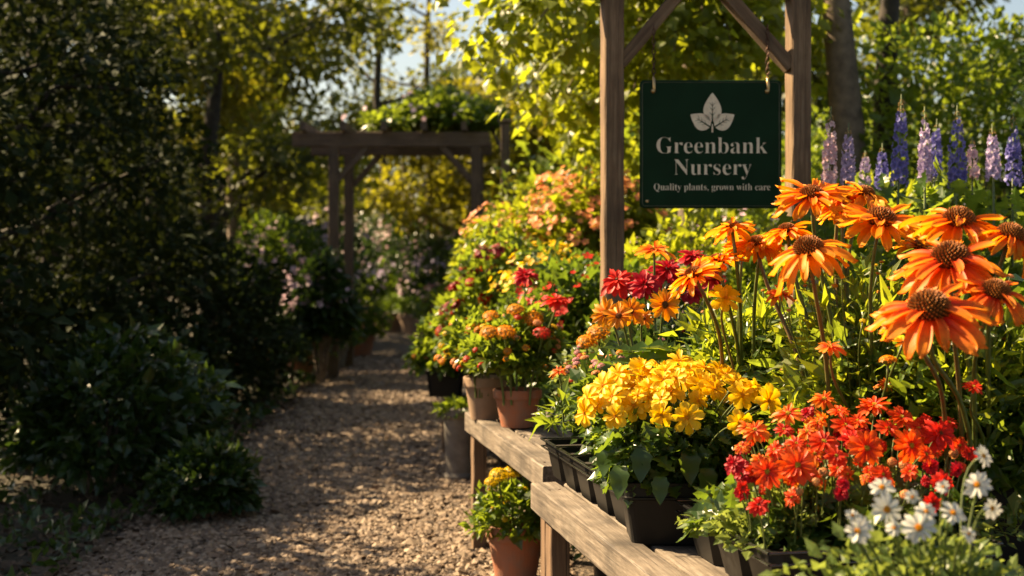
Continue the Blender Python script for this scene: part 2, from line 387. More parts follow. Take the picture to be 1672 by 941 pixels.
flowerset('yellow', P['yellow'], lambda s: [(8, 1.0, (2, 12, -6, 6)[s % 4], 0, dict(w_=.27, droop=.12, notch=.09, groove=.02, shape=.85, cup=.06)), (4, .7, 22, .02, dict(w_=.2, droop=.1, notch=.06))], lambda s: cone_chunks(.12, .09, 36, .06, w_=.16), CENTRE_O, 4)
flowerset('red_double', P['red'], [(13, 1.0, -6, 0, dict(w_=.19, droop=.16)), (11, .82, 14, .03, dict(w_=.17, droop=.12)), (8, .55, 34, .05, dict(w_=.15, droop=.08))], lambda s: cone_chunks(.16, .16, 40, .06), CENTRE_B, 2)
flowerset('scarlet', P['scarlet'], [(13, 1.0, 0, 0, dict(w_=.17, droop=.12)), (10, .72, 20, .04, dict(w_=.15, droop=.1))], lambda s: cone_chunks(.17, .12, 44, .07, w_=.14), CENTRE, 4)
flowerset('coral_small', P['coral'], [(12, 1.0, -4, 0, dict(w_=.16, droop=.2)), (8, .7, 20, .04, dict(w_=.13, droop=.1))], lambda s: cone_chunks(.17, .14, 44, .07, w_=.14), CENTRE, 3)
flowerset('crimson', P['crimson'], [(13, 1.0, -8, 0, dict(w_=.2, droop=.2)), (11, .85, 12, .04, dict(w_=.18, droop=.14)), (9, .6, 36, .07, dict(w_=.16, droop=.1)), (6, .4, 60, .08, dict(w_=.14, droop=.05))], lambda s: cone_chunks(.12, .14, 30, .06), CENTRE_B, 2)
flowerset('white', P['white'], [(11, 1.0, 4, 0, dict(w_=.19, droop=.12, notch=.03, groove=.012))], lambda s: cone_chunks(.2, .12, 60, .06, w_=.14), CENTRE_O, 3)
flowerset('maroon', P['maroon'], [(12, 1.0, -12, 0, dict(w_=.19, droop=.2, nv=3))], lambda s: cone_chunks(.26, .2, 40, .08), CENTRE_B, 2)
def lant(pm, key):
    T[key] = []
    for s in range(2):
        d = fib(26, .05); p = d * np.array([.85, .85, .55])
        q = []
        for k in range(5):
            a = k * 2 * math.pi / 5
            for (r_, b_) in ((.02, 0), (.6, -.5), (1, 0), (.6, .5)): q.append((r_ * math.cos(a + b_ * .9), .12 * r_, r_ * math.sin(a + b_ * .9)))
        q = np.array(q) * .3; f = [(4*k, 4*k+1, 4*k+2, 4*k+3) for k in range(5)]
        rot = frames(unit(d * np.array([1, 1, 1.4])), rng.normal(size=(26, 3)))
        ch = inst(q, f, p, rot, 1 + rng.normal(size=26) * .12, 0, np.tile([0, .7, 1, .7], 5))
        me = template('flower_petals', [ch], [pm]); ce = template('flower_centre', [lathe([(.1, -.5), (.6, -.1), (.75, .25), (.4, .45)], 10, 0)], [G['stem']])
        T[key].append((me, ce))
lant(P['amber'], 'cluster_amber'); lant(P['pink'], 'cluster_pink'); lant(P['yellow'], 'cluster_yellow'); lant(P['red'], 'cluster_red'); lant(P['peach'], 'cluster_peach')

def flower(parent, key, pos, face, size, var=None, stem_from=None, stem_r=.0035, label=None, bend=.25, sm='stem'):
    """pos in the parent's space; face: direction the bloom looks; size: diameter"""
    pet, cen = T[key][random.randrange(len(T[key])) if var is None else var % len(T[key])]
    o = link('flower', pet, parent)
    q = Vector(face).to_track_quat('Z', 'Y') @ Quaternion((0, 0, 1), random.random() * 6.28)
    o.matrix_local = Matrix.LocRotScale(Vector(pos), q, Vector((size / 2,) * 3))
    c = link('flower_centre', cen, o)
    if label: o['label'] = label
    if stem_from is not None:
        a = Vector(stem_from); b = Vector(pos) - Vector(face).normalized() * size * .08
        L = (b - a).length; m1 = a + Vector((0, 0, L * .45)) + (b - a) * .15; m2 = b - Vector(face).normalized() * L * bend
        pts = []
        for i in range(11):
            t = i / 10; pts.append(a*(1-t)**3 + m1*3*t*(1-t)**2 + m2*3*t*t*(1-t) + b*t**3)
        st = build('flower_stem', [tube(pts, np.linspace(stem_r * 1.2, stem_r * .85, 11), 6)], [G[sm]], parent, smooth=True)
    return o

# ------------------------------------------------------------------ foliage
def leaves_chunk(pos, out, size, tmpl, mi=0, up=.7, spread=.6, droop=0.1, r=rng):
    K = len(pos)
    d = out + r.normal(size=(K, 3)) * spread - np.array([0, 0, droop])
    n = np.array([0, 0, up]) + out * .35 + r.normal(size=(K, 3)) * .45
    sc = size * np.exp(r.normal(size=K) * .28)
    return inst(tmpl[0], tmpl[1], pos, frames(d, n), sc, mi)
def dome(n, rx, ry, rz, r=rng, low=-.25, shell=.55, lump=.22):
    d = r.normal(size=(n * 4 + 40, 3)); d = unit(d); d = d[d[:, 2] > low][:n]
    rad = shell + (1 - shell) * r.random(len(d)) ** .6
    k = r.normal(size=(6, 3)) * 3.2; ph = r.random(6) * 6.28
    l = 1 + lump * np.sin(d @ k.T + ph).sum(1) / 2.4
    rad = rad * l
    return d * rad[:, None] * np.array([rx, ry, rz]), d
def foliage(name, parent, n, rx, ry, rz, z0, size, tmpl, m, seed=0, stems=14, low=-.25, shell=.45, up=.7, droop=.1, lump=.22, extra=None, stem_mat=None, spread=.6):
    r = np.random.default_rng(seed + 101)
    p, d = dome(n, rx, ry, rz, r, low, shell, lump)
    ch = [leaves_chunk(p + np.array([0, 0, z0]), d, size, tmpl, 0, up, spread, droop, r)]
    q, qd = dome(stems, rx * .85, ry * .85, rz * .9, r, .1, .8, 0)
    for i in range(len(q)):
        e = q[i] + np.array([0, 0, z0]); b = np.array([e[0] * .15, e[1] * .15, max(0, z0 - rz * .35)])
        pts = [b, b * .6 + e * .4 + np.array([0, 0, rz * .08]), e]
        ch.append(tube(pts, [.004, .003, .0015], 4, 1))
    if extra: ch += extra
    return build(name, ch, [m, stem_mat or G['stem']], parent)

def pot_round(parent, rt, h, m, name='pot', pale=False):
    rb = rt * .68; t = rt * .09
    prof = [(rb * .9, 0), (rb, .004), (rt * .92, h * .74), (rt * .93, h * .76), (rt, h * .765), (rt * 1.02, h * .80), (rt * 1.02, h * .97), (rt, h), (rt - t, h), (rt - t * 1.3, h * .93), (rt - t * 1.4, h * .88)]
    o = build(name, [lathe(prof, 40, 0, cap=False, wob=.004), ((lambda c: (c[0], c[1], 0, None))(lathe([(rb * .9, 0.001), (0.001, 0.001)], 40, 0)))], [m], parent, smooth=False)
    s = build('soil', [lathe([(rt - t * 1.4, h * .885), (rt * .5, h * .90), (.001, h * .895)], 24, 0)], [SOIL], parent)
    return o
def pot_square(parent, sx, sy, h, name='pot', taper=.84, rim=.016):
    """black rectangular nursery pot with a double rim and rounded corners"""
    def ring(x, y, z, rr):
        p = []
        for (cx, cyy, a0) in ((x - rr, y - rr, 0), (-x + rr, y - rr, 90), (-x + rr, -y + rr, 180), (x - rr, -y + rr, 270)):
            for k in range(5): a = R(a0 + k * 22.5); p.append((cx + rr * math.cos(a), cyy + rr * math.sin(a), z))
        return p
    X, Y = sx / 2, sy / 2; t_ = taper; V = []
    prof = [(t_, 0, 0), (t_ + (1 - t_) * .72, h * .72, 0), (t_ + (1 - t_) * .72, h * .72, .004), (1, h * .74, .006), (1, h * .77, .006), (1, h * .78, 0), (1, h * .93, 0), (1, h * .94, .006), (1, h, .007), (1, h, -.003), (1, h * .9, -.006)]
    for (s, z, e) in prof: V += ring(X * s + e, Y * s + e, z, .022)
    F = [(i*20+j, i*20+(j+1) % 20, (i+1)*20+(j+1) % 20, (i+1)*20+j) for i in range(len(prof) - 1) for j in range(20)]
    ch = [(np.array(V), [np.array(F), np.array([[j for j in range(19, -1, -1)]])], 0, None)]
    o = build(name, ch, [BLACK], parent)
    V = np.array(ring(X - .008, Y - .008, h * .86, .018)); build('soil', [(V, np.array([list(range(20))]), 0, None)], [SOIL], parent)
    return o

# ================================================================== SETTING
def grid_sheet(name, xs, ys, zf, m):
    X, Y = np.meshgrid(xs, ys); Z = zf(X, Y); V = np.stack([X.ravel(), Y.ravel(), Z.ravel()], 1)
    nx, ny = len(xs), len(ys); i = np.arange(ny - 1)[:, None] * nx + np.arange(nx - 1)[None]
    i = i.ravel(); return build(name, [(V, np.stack([i, i+1, i+nx+1, i+nx], 1), 0, None)], [m], smooth=True)
m, t, b = mat('earth'); v = objcoord(t)
t.links.new(ramp(t, noise(t, 1.2, 8, v), [(.3, (.022, .020, .010)), (.55, (.045, .035, .02)), (.75, (.03, .045, .014))]), b.inputs['Base Color'])
b.inputs['Roughness'].default_value = 1; bump(t, b, noise(t, 25, 6, v), .8, .03); EARTH = m
g = grid_sheet('ground', np.linspace(-160, 160, 40), np.linspace(-40, 280, 40), lambda x, y: x * 0, EARTH); tag(g, None, None, None, 'structure')
m, t, b = mat('gravel_bed'); v = objcoord(t)
vo = N(t, 'TexVoronoi'); vo.inputs['Scale'].default_value = 42; t.links.new(v, vo.inputs['Vector'])
c = ramp(t, vo.outputs['Color'], [(.15, (.08, .052, .032)), (.5, (.14, .095, .06)), (.85, (.20, .14, .095))])
c = mixc(t, ramp(t, vo.outputs['Distance'], [(.25, (0, 0, 0)), (.6, (1, 1, 1))]), c, (.05, .035, .022))
c = mixc(t, ramp(t, noise(t, 1.1, 4, v), [(.4, (0, 0, 0)), (.7, (.5, .5, .5))]), c, (.13, .09, .06))
t.links.new(c, b.inputs['Base Color']); b.inputs['Roughness'].default_value = .9
mm = N(t, 'Math', operation='MULTIPLY'); mm.inputs[1].default_value = -1; t.links.new(vo.outputs['Distance'], mm.inputs[0])
bump(t, b, mm.outputs[0], 1.0, .02); GBED = m
# the path runs beside the benches and bends away
CEN = [(-.2, -1.4), (1.6, -1.15), (4, -.85), (6.7, -.8), (10, -1.05), (14, -1.36), (18, -1.52), (22, -1.8), (25, -2.6), (28, -4.2), (31, -6.5)]
cyy = np.array([p[0] for p in CEN]); cxx = np.array([p[1] for p in CEN])
pathx = lambda y: np.interp(y, cyy, cxx)
halfw = lambda y: np.interp(y, [0, 6, 9, 14, 18, 22, 30], [1.1, .95, .8, .54, .42, .40, .6])
ys = np.linspace(-.2, 31, 90); us = np.linspace(-1, 1, 13)
V = np.array([(pathx(y) + u * (halfw(y) + .25) + .03 * math.sin(y * 5 + (u > 0)) * abs(u), y, .012 + .01 * math.sin(y * 2.3 + u * 3)) for y in ys for u in us])
i = (np.arange(89)[:, None] * 13 + np.arange(12)[None]).ravel()
pa = build('path', [(V, np.stack([i, i+1, i+14, i+13], 1), 0, None)], [GBED], smooth=True); tag(pa, None, None, None, 'structure')
# loose stones on the path
m, t, b = mat('gravel_stone'); gg = N(t, 'NewGeometry')
c = ramp(t, gg.outputs['Random Per Island'], [(0, (.07, .042, .025)), (.35, (.15, .095, .058)), (.65, (.21, .14, .088)), (.88, (.30, .22, .15)), (1, (.11, .075, .055))])
t.links.new(c, b.inputs['Base Color']); b.inputs['Roughness'].default_value = .75; GST = m
def stones(K, y0, y1, size, seed):
    r = np.random.default_rng(seed); y = y0 + (y1 - y0) * r.random(K); x = pathx(y) + (r.random(K) * 2 - 1) * (halfw(y) + .12)
    p = np.stack([x, y, .016 + size * .18 * r.random(K)], 1)
    tv = np.array([(0, 0, .38), (.5, .1, .05), (.2, .5, .1), (-.4, .42, 0), (-.55, -.1, .08), (-.1, -.5, .02), (.4, -.4, .1), (0, 0, -.3)]); tf = [(0, k, k % 6 + 1) for k in range(1, 7)] + [(7, k % 6 + 1, k) for k in range(1, 7)]
    tv2 = tv * np.array([1.15, .8, .9])
    out = []
    for tv_, sl_ in ((tv, slice(0, K // 2)), (tv2, slice(K // 2, K))):
        k = len(p[sl_]); rot = frames(np.column_stack([r.normal(size=(k, 2)), r.normal(size=k) * .25]), np.column_stack([r.normal(size=(k, 2)) * .25, np.ones(k)]))
        out.append(inst(tv_, tf, p[sl_], rot, size * np.exp(r.normal(size=k) * .3)))
    return out
gs = build('gravel', stones(27000, 5.2, 9.5, .028, 1) + stones(18000, 9.5, 18, .034, 2) + stones(2500, 1.5, 5.2, .034, 3), [GST]); tag(gs, 'tan gravel of angular stones covering the garden path', 'gravel', None, 'stuff')

# ================================================================== BENCHES
def bench_dir(a): return Vector((-math.sin(R(a)), math.cos(R(a)), 0))
def bench(label, near, far_len, zt, width, ang, planks, legs, group='slatted timber plant benches', beam=.085):
    """near: front corner closest to the camera (world x, y); planks run along the bench"""
    d = bench_dir(ang); s = Vector((math.cos(R(ang)), math.sin(R(ang)), 0)); o = Vector((near[0], near[1], 0))
    t_ = thing('plant_bench', label, 'bench', o, 0, group)
    pw = width / planks
    for k in range(planks):
        j = random.uniform(-.012, .012)
        if k == 0:    # thick front rail
            timber('front_rail', t_, o + s * .045 + d * 0 + Vector((0, 0, zt - beam / 2 + .004)), o + s * .045 + d * far_len + Vector((0, 0, zt - beam / 2 + .004)), .085, beam, W_OLD, seed=k + int(near[1] * 10))
        else:
            a = o + s * (.10 + (k - .5) * pw) + d * (.01 + j) + Vector((0, 0, zt - .018))
            timber('slat', t_, a, a + d * (far_len - .02), pw - .014, .032, W_OLD, seed=k * 3 + int(near[1] * 7))
    for f in legs:
        for q in (.055, width + .02):
            a = o + s * q + d * (f * far_len)
            timber('leg', t_, a + Vector((0, 0, 0)), a + Vector((0, 0, zt - beam - .002)), .075, .06, W_LEG, up=s, seed=int(q * 9 + f * 5))
    for f in legs:
        for q in (.03, .062):
            nl = o + s * q + d * (f * far_len + random.uniform(-.008, .008)); 
            build('nail', [lathe([(.0045, 0), (.0045, .0012), (.002, .002)], 8)], [RUST], t_, loc=(nl.x - o.x, nl.y - o.y, zt + .0035))
    for f in (legs[0], legs[-1]):
        a = o + d * (f * far_len) + Vector((0, 0, zt - .075)); timber('cross_rail', t_, a + s * .095, a + s * (width + .01), .045, .075, W_LEG)
    return t_, o, d, s
A = 11.0; ZT = .62
near_o = Vector((.056, 4.46, 0)) - bench_dir(A) * 2.55
bN = bench('near weathered bench holding the black cell trays and coneflowers', (near_o.x, near_o.y), 2.55, ZT, .98, A, 7, [.08, .94])
bR = bench('middle bench with split grey front rail, holding the two terracotta pots', (.10, 4.79), 1.66, ZT, .92, A, 6, [.06, .955])
bL = bench('low farther bench beside the tall pale planter', (-.22, 8.0), 1.5, .44, .8, A, 5, [.08, .92])
SB = bench_dir(A); SS = Vector((math.cos(R(A)), math.sin(R(A)), 0))

# ================================================================== TRAYS AND NEAR POTS
def cell_tray(label, corner, L, Wd, h, nl, nw, zt):
    """corner: front corner closest to the camera; the tray lies along the bench"""
    t_ = thing('cell_tray', label, 'seed tray', Vector((corner[0], corner[1], zt + .002)), R(A), 'black plastic cell trays')
    cl, cw = L / nl, Wd / nw; ch = []
    for i in range(nl):
        for j in range(nw):
            x0 = cw * (j + .5); y0 = cl * (i + .5)
            def ring(k, z, e=0): return [(x0 + sx * (cw / 2 * k + e), y0 + sy * (cl / 2 * k + e), z) for (sx, sy) in ((-1, -.8), (-.8, -1), (.8, -1), (1, -.8), (1, .8), (.8, 1), (-.8, 1), (-1, .8))]
            V = ring(.74, 0) + ring(.92, h * .80) + ring(.97, h * .80) + ring(.97, h * .985) + ring(.90, h * .985) + ring(.86, h * .8)
            F = [(a*8+b_, a*8+(b_+1) % 8, (a+1)*8+(b_+1) % 8, (a+1)*8+b_) for a in range(5) for b_ in range(8)]
            cell = build('cell', [(np.array(V), [np.array(F), np.array([list(range(7, -1, -1))])], 0, None)], [BLACK], t_)
            V = np.array(ring(.87, h * .84)); build('soil', [(V, np.array([list(range(8))]), 0, None)], [SOIL], cell)
    rim = []
    for z, e, th in ((h, .006, .007), (h * .80, .005, .006)):
        for (a, b_) in (((-e, -e), (-e, L + e)), ((Wd + e, -e), (Wd + e, L + e)), ((-e, -e), (Wd + e, -e)), ((-e, L + e), (Wd + e, L + e))):
            rim.append(tube([(a[0], a[1], z), ((a[0]+b_[0])/2, (a[1]+b_[1])/2, z - .001), (b_[0], b_[1], z)], th / 2, 6))
    for i in range(1, nl): rim.append(tube([(0, cl * i, h), (Wd / 2, cl * i, h - .001), (Wd, cl * i, h)], .0028, 5))
    for j in range(1, nw): rim.append(tube([(cw * j, 0, h), (cw * j, L / 2, h - .001), (cw * j, L, h)], .0028, 5))
    build('rim', rim, [RIMP], t_, smooth=True)
    return t_
TC = Vector((.285, 3.70, 0)); cell_tray('long black cell tray on the front rail of the near bench', TC, .96, .40, .115, 5, 2, ZT)
T3 = Vector((.52, 2.86, 0)); cell_tray('black cell tray full of scarlet daisies at the bench front', T3, .60, .50, .12, 3, 2, ZT)

def W2(p, base):   # world -> thing space without rotation
    return Vector(p) - Vector(base)

# yellow daisies in the big black pot
by = Vector((at(1100, 0, 3.62).x, 3.62, ZT + .002))
t_ = thing('yellow_daisy_plant', 'mound of bright yellow daisies in a big black rectangular pot', 'potted plant', by, 0)
pot_square(t_, .27, .22, .155)
foliage('foliage', t_, 2000, .185, .14, .15, .165, .038, LOBED, G['mid'], 3, 26, low=-.12, up=.6, droop=.2)
big = []
r = np.random.default_rng(9)
for (px, py, s_, fx) in ((1055, 800, .085, -.3), (1140, 790, .09, .1), (1075, 740, .06, -.5), (1180, 745, .07, .6), (1100, 770, .06, 0), (1025, 745, .075, -.9)):
    pass
pp = np.array([(-.14, -.12, .20), (-.05, -.16, .18), (.06, -.15, .20), (.13, -.12, .19), (-.17, -.05, .24), (.02, -.14, .24), (.16, -.05, .22), (-.09, -.13, .245), (.10, -.14, .16)])
dd = unit(pp * np.array([1.2, 1.2, 0]) + np.array([0, -.2, -.45])); nn = unit(pp * np.array([1, 1, 0]) * 3 + np.array([0, -.5, .6]))
build('lower_leaves', [inst(OVATE[0], OVATE[1], pp, frames(dd, nn), r.uniform(.06, .085, len(pp)))], [G['mid']], t_, smooth=True)
ylist = [(1052, 602, 62, .3, .8), (1110, 590, 50, .1, .9), (1150, 600, 50, .1, .9), (1185, 612, 50, .3, .8), (1010, 612, 55, -.5, .6), (985, 630, 55, -.6, .5), (960, 650, 50, -.8, .3), (955, 675, 55, -1, .0), (1000, 648, 50, -.4, .5), (1035, 632, 55, -.2, .7), (1075, 622, 55, 0, .8), (1115, 622, 55, .1, .7), (1165, 633, 58, .2, .5), (1150, 628, 60, .0, .4), (1035, 662, 62, -.25, .2), (1005, 680, 48, -.5, .1), (1080, 678, 46, -.15, -.1), (1122, 682, 58, .05, .0), (1095, 640, 50, 0, .5), (1060, 650, 46, 0, .4), (1212, 645, 58, .2, .3), (1255, 655, 56, .3, .2), (1208, 690, 48, .1, .1), (1175, 602, 44, .3, .8), (1130, 606, 48, 0, .9), (1028, 614, 44, -.2, .8), (1085, 604, 46, 0, .9), (975, 662, 44, -.6, .4), (1140, 655, 42, .1, .3), (1200, 625, 46, .4, .7), (1230, 632, 44, .4, .7), (1000, 628, 44, -.4, .7), (1095, 612, 40, -.1, .9), (1055, 636, 44, 0, .6)]
for k, (px, py, s_, fx, fz) in enumerate(ylist):
    dep = 3.62 - .19 + (710 - py) / 110 * .26 + random.uniform(-.02, .02)
    dep -= .13 if px > 1190 else 0
    p = W2(at(px, py, dep), by)
    flower(t_, 'yellow', p, (fx + random.gauss(0, .15), -1 + max(0, fz) * .5, fz + .15), s_ / FPX * dep * .98, k, stem_from=(p.x * .4, p.y * .4, .16), stem_r=.002, bend=.2)
for k in range(26):       # upper dome behind
    a = random.uniform(0, 6.28); rr = math.sqrt(random.random()); p = Vector((rr * math.cos(a) * .21 + .035, rr * math.sin(a) * .16 + .04, .44 - .10 * rr * rr + random.uniform(-.025, .02)))
    flower(t_, 'yellow', p, (p.x * 3 + random.gauss(0, .5), p.y * 2 - .6, .8), random.uniform(.05, .072), k, stem_from=(p.x * .4, p.y * .4, .2), stem_r=.002)

# bedding plants in the long tray, one per front cell and one mass behind each
pk = ['pale leafy bedding plant in the near end cell of the long tray', 'leafy bedding plant in the second cell from the near end of the long tray',
      'pink and lilac flowered plant in the middle cell of the long tray', 'pink clustered plant in the fourth cell of the long tray', 'pink and yellow clustered plant in the far end cell of the long tray']
dT = bench_dir(A); sT = SS
for k in range(5):
    pos = TC + dT * (.192 * (k + .5)) + sT * .16 + Vector((0, 0, ZT + .09))
    hgt = (.16, .19, .24, .26, .24)[k]
    t_ = thing('bedding_plant', pk[k], 'plant', pos, random.random() * 6, 'bedding plants in the long cell tray')
    foliage('foliage', t_, 520, .105, .10, hgt * .85, .085, .032, LOBED if k < 3 else LEAF, G['bright'] if k != 1 else G['mint'], 20 + k, 12, low=-.1, droop=.2)
    if k >= 1:
        for j in range(8 if k > 1 else 3):
            a = random.uniform(0, 6.28); rr = random.random() ** .5 * .12
            p = Vector((rr * math.cos(a), rr * math.sin(a), .06 + hgt * (1.0 - rr * rr * 18 * .5)))
            flower(t_, random.choice(['cluster_pink', 'cluster_peach', 'cluster_pink']), p, (p.x * 3, p.y * 3, 1), random.uniform(.022, .034), j, stem_from=(p.x * .4, p.y * .4, .08), stem_r=.0015)
t_ = thing('bedding_plant', 'single stemmed coral daisy with thin leaves at the far end of the tray', 'plant', at(915, 655, 4.45), 0)
flower(t_, 'coral_small', (at(912, 606, 4.45) - at(915, 655, 4.45)), (-.2, -.4, 1), .065, 0, stem_from=(.01, 0, -.10), stem_r=.003)
foliage('foliage', t_, 60, .05, .05, .06, -.06, .05, LEAF_N, G['bright'], 31, 4)

# scarlet daisies in the third tray
bs = Vector((at(1370, 0, 3.12).x, 3.12, ZT + .09))
t_ = thing('scarlet_daisy_plant', 'wide cushion of scarlet and orange daisies spilling from a black tray', 'plant', bs, 0)
foliage('foliage', t_, 3600, .31, .20, .13, .03, .026, LEAF, G['mint'], 41, 50, low=-.1, up=.6, lump=.25)
foliage('lower_foliage', t_, 260, .30, .22, .12, .03, .065, LOBED, G['mid'], 42, 8, low=-.1)
slist = [(1345, 652, 62, 'coral_small', .0, .7), (1287, 676, 66, 'coral_small', -.1, .6), (1232, 703, 62, 'coral_small', -.1, .5), (1198, 758, 46, 'crimson', -.5, .2), (1252, 770, 70, 'scarlet', -.3, .0), (1302, 760, 82, 'scarlet', -.1, .15), (1345, 722, 66, 'scarlet', .1, .6), (1380, 695, 60, 'scarlet', .1, .7), (1428, 662, 68, 'scarlet', 0, .8), (1472, 682, 64, 'scarlet', .2, .6), (1415, 732, 74, 'scarlet', 0, .0), (1487, 728, 74, 'scarlet', .1, -.1), (1535, 708, 74, 'red_double', .2, .1), (1400, 688, 54, 'scarlet', 0, .8), (1365, 745, 50, 'scarlet', 0, .4), (1318, 705, 50, 'coral_small', -.2, .8), (1265, 735, 46, 'scarlet', -.3, .5), (1445, 628, 46, 'coral_small', .1, .9), (1300, 725, 48, 'scarlet', 0, .7), (1450, 700, 56, 'scarlet', 0, .7), (1335, 690, 44, 'coral_small', .1, .8), (1390, 718, 50, 'red_double', .1, .6), (1512, 742, 44, 'scarlet', .3, .2), (1240, 752, 44, 'coral_small', -.4, .3), (1500, 700, 46, 'scarlet', .3, .7), (1210, 730, 36, 'coral_small', -.4, .5), (1370, 672, 46, 'scarlet', 0, .9), (1330, 742, 50, 'coral_small', 0, .5), (1280, 702, 44, 'scarlet', -.2, .8), (1550, 690, 40, 'scarlet', .3, .7)]
for k, (px, py, s_, ky, fx, fz) in enumerate(slist):
    dep = 3.12 - .24 + (780 - py) / 140 * .36 + random.uniform(-.02, .02)
    p = W2(at(px, py, dep), bs)
    flower(t_, ky, p, (fx + random.gauss(0, .12), -1 + max(0, fz) * .6, fz + .3), s_ / FPX * dep * .84, k, stem_from=(p.x * .8, p.y * .6, p.z - .17), stem_r=.0022)
for k in range(84):
    px, py = random.uniform(1205, 1585), random.triangular(665, 835, 765); dep = 3.12 - .2 + (780 - py) / 140 * .36 + random.uniform(-.03, .06)
    py += abs(px - 1385) / 180 * 14
    p = W2(at(px, py, dep), bs); ky = random.choice(['scarlet', 'scarlet', 'red_double', 'coral_small', 'crimson', 'cluster_red', 'cluster_peach'])
    flower(t_, ky, p, (random.gauss(0, .45), -.7, random.uniform(0, 1)), random.uniform(.026, .052) if 'cluster' not in ky else random.uniform(.018, .03), k, stem_from=(p.x * .9, p.y * .8, p.z - .1), stem_r=.0016)

# white daisies, nearest of all
bw = Vector((at(1530, 0, 2.30).x, 2.30, ZT + .002))
t_ = thing('white_daisy_plant', 'white daisies with orange centres at the near corner of the bench', 'potted plant', bw, 0)
pot_square(t_, .24, .22, .12)
foliage('foliage', t_, 3000, .22, .15, .17, .09, .024, LEAF, G['mint'], 51, 40, low=-.2, up=.6)
wl = [(1448, 832, 62), (1410, 858, 40), (1400, 868, 55), (1500, 862, 66), (1512, 836, 44), (1556, 838, 52), (1595, 792, 54), (1440, 796, 48), (1490, 812, 30), (1606, 745, 42), (1392, 842, 30), (1620, 830, 44), (1540, 795, 28), (1582, 872, 36), (1648, 770, 50), (1655, 850, 50), (1470, 905, 60), (1560, 915, 60), (1395, 915, 50), (1630, 905, 56), (1460, 862, 34)]
for k, (px, py, s_) in enumerate([q for q in wl if q[1] < 880 and q[0] < 1640]):
    dep = 2.30 - .14 + (900 - py) / 150 * .2; p = W2(at(px, py, dep), bw)
    flower(t_, 'white', p, (random.gauss(0, .3), -1, random.uniform(.1, .9)), s_ / FPX * dep * .88, k, stem_from=(p.x * .5, p.y * .5, .11), stem_r=.0022)

# ================================================================== CONEFLOWERS
def cone_plant(label, base, blooms, nleaf, rad, lh, seed, pot=True):
    t_ = thing('coneflower_plant', label, 'potted plant', base, 0, 'tall orange coneflowers on the near bench')
    pot_square(t_, .24, .24, .19)
    foliage('foliage', t_, nleaf * 3, rad, rad * .8, lh, .22, .055, LANCE, G['bright'], seed, 20, low=-.2, shell=.2, up=.5, droop=.1)
    foliage('lower_foliage', t_, nleaf * 3, rad * 1.05, rad * .85, lh * .8, .22, .034, LEAF, G['bright'], seed + 1, 10, low=-.3, shell=.3)
    for k, (px, py, s_, dep, key, f, var) in enumerate(blooms):
        p = W2(at(px, py, dep), base)
        flower(t_, key, p, f, s_ / FPX * dep * 1.1, var, stem_from=(p.x * .35 + random.uniform(-.03, .03), p.y * .3, .17), stem_r=.0052 if s_ > 60 else .0035, bend=.3, sm='stem_red' if k % 3 == 1 else 'stem')
    foliage('upper_foliage', t_, 900, rad * .8, rad * .7, lh * .62, .22 + lh * .5, .045, LEAF_N, G['lime'], seed + 2, 26, low=-.5, shell=.1, up=.3, droop=-.3)
    for k in range(16):
        p = Vector((random.gauss(0, rad * .5), random.gauss(-.04, rad * .35), .22 + lh * random.uniform(.8, 1.25)))
        flower(t_, random.choice(['cluster_amber', 'cluster_peach', 'cluster_yellow']), p, (random.gauss(0, .3), -.3, 1), random.uniform(.012, .022), k, stem_from=(p.x * .5, p.y * .5, .18), stem_r=.0018)
    return t_
bA = Vector((at(1410, 0, 3.52).x, 3.52, ZT + .002))
cone_plant('tall coneflower clump whose highest blooms rise beside the hanging sign', bA, [
    (1325, 322, 122, 3.34, 'coneflower', (-.12, -.42, 1), 0), (1372, 322, 84, 3.52, 'coneflower_coral', (.05, -.5, 1), 0), (1412, 318, 92, 3.5, 'coneflower', (.35, -.1, 1), 1),
    (1437, 362, 150, 3.25, 'coneflower', (.12, -.35, 1), 2), (1320, 408, 140, 3.1, 'coneflower', (-.22, -.38, 1), 3), (1376, 345, 86, 3.5, 'coneflower', (0, -.1, 1), 1),
    (1285, 378, 86, 3.55, 'coneflower', (-.1, .1, 1), 1), (1355, 566, 48, 3.15, 'coral_small', (-.05, -.25, 1), 1), (1275, 480, 50, 3.6, 'coral_small', (.1, -.5, 1), 0), (1450, 590, 30, 3.2, 'cluster_amber', (0, 0, 1), 0),
    (1235, 398, 84, 3.62, 'coneflower', (-.2, -.2, 1), 2), (1500, 405, 80, 3.5, 'coneflower', (.3, -.2, 1), 0), (1475, 560, 34, 3.2, 'amberflower', (.2, -.6, 1), 0)], 330, .26, .42, 61)
bB = Vector((at(1225, 0, 3.98).x, 3.98, ZT + .002))
cone_plant('lower coneflower clump leaning out over the yellow daisies', bB, [
    (1195, 372, 74, 3.6, 'coneflower', (-.1, .25, 1), 1), (1133, 450, 92, 3.5, 'coneflower', (-.55, -.25, 1), 0), (1172, 428, 86, 3.62, 'coneflower', (-.2, .2, 1), 2),
    (1243, 400, 78, 3.66, 'coneflower', (.1, -.3, 1), 3), (1185, 487, 54, 3.6, 'yellow', (.1, -.7, .5), 0), (1212, 405, 66, 3.75, 'coneflower', (.1, .2, 1), 0)], 420, .24, .36, 65)
bC = Vector((at(1610, 0, 3.36).x, 3.36, ZT + .002))
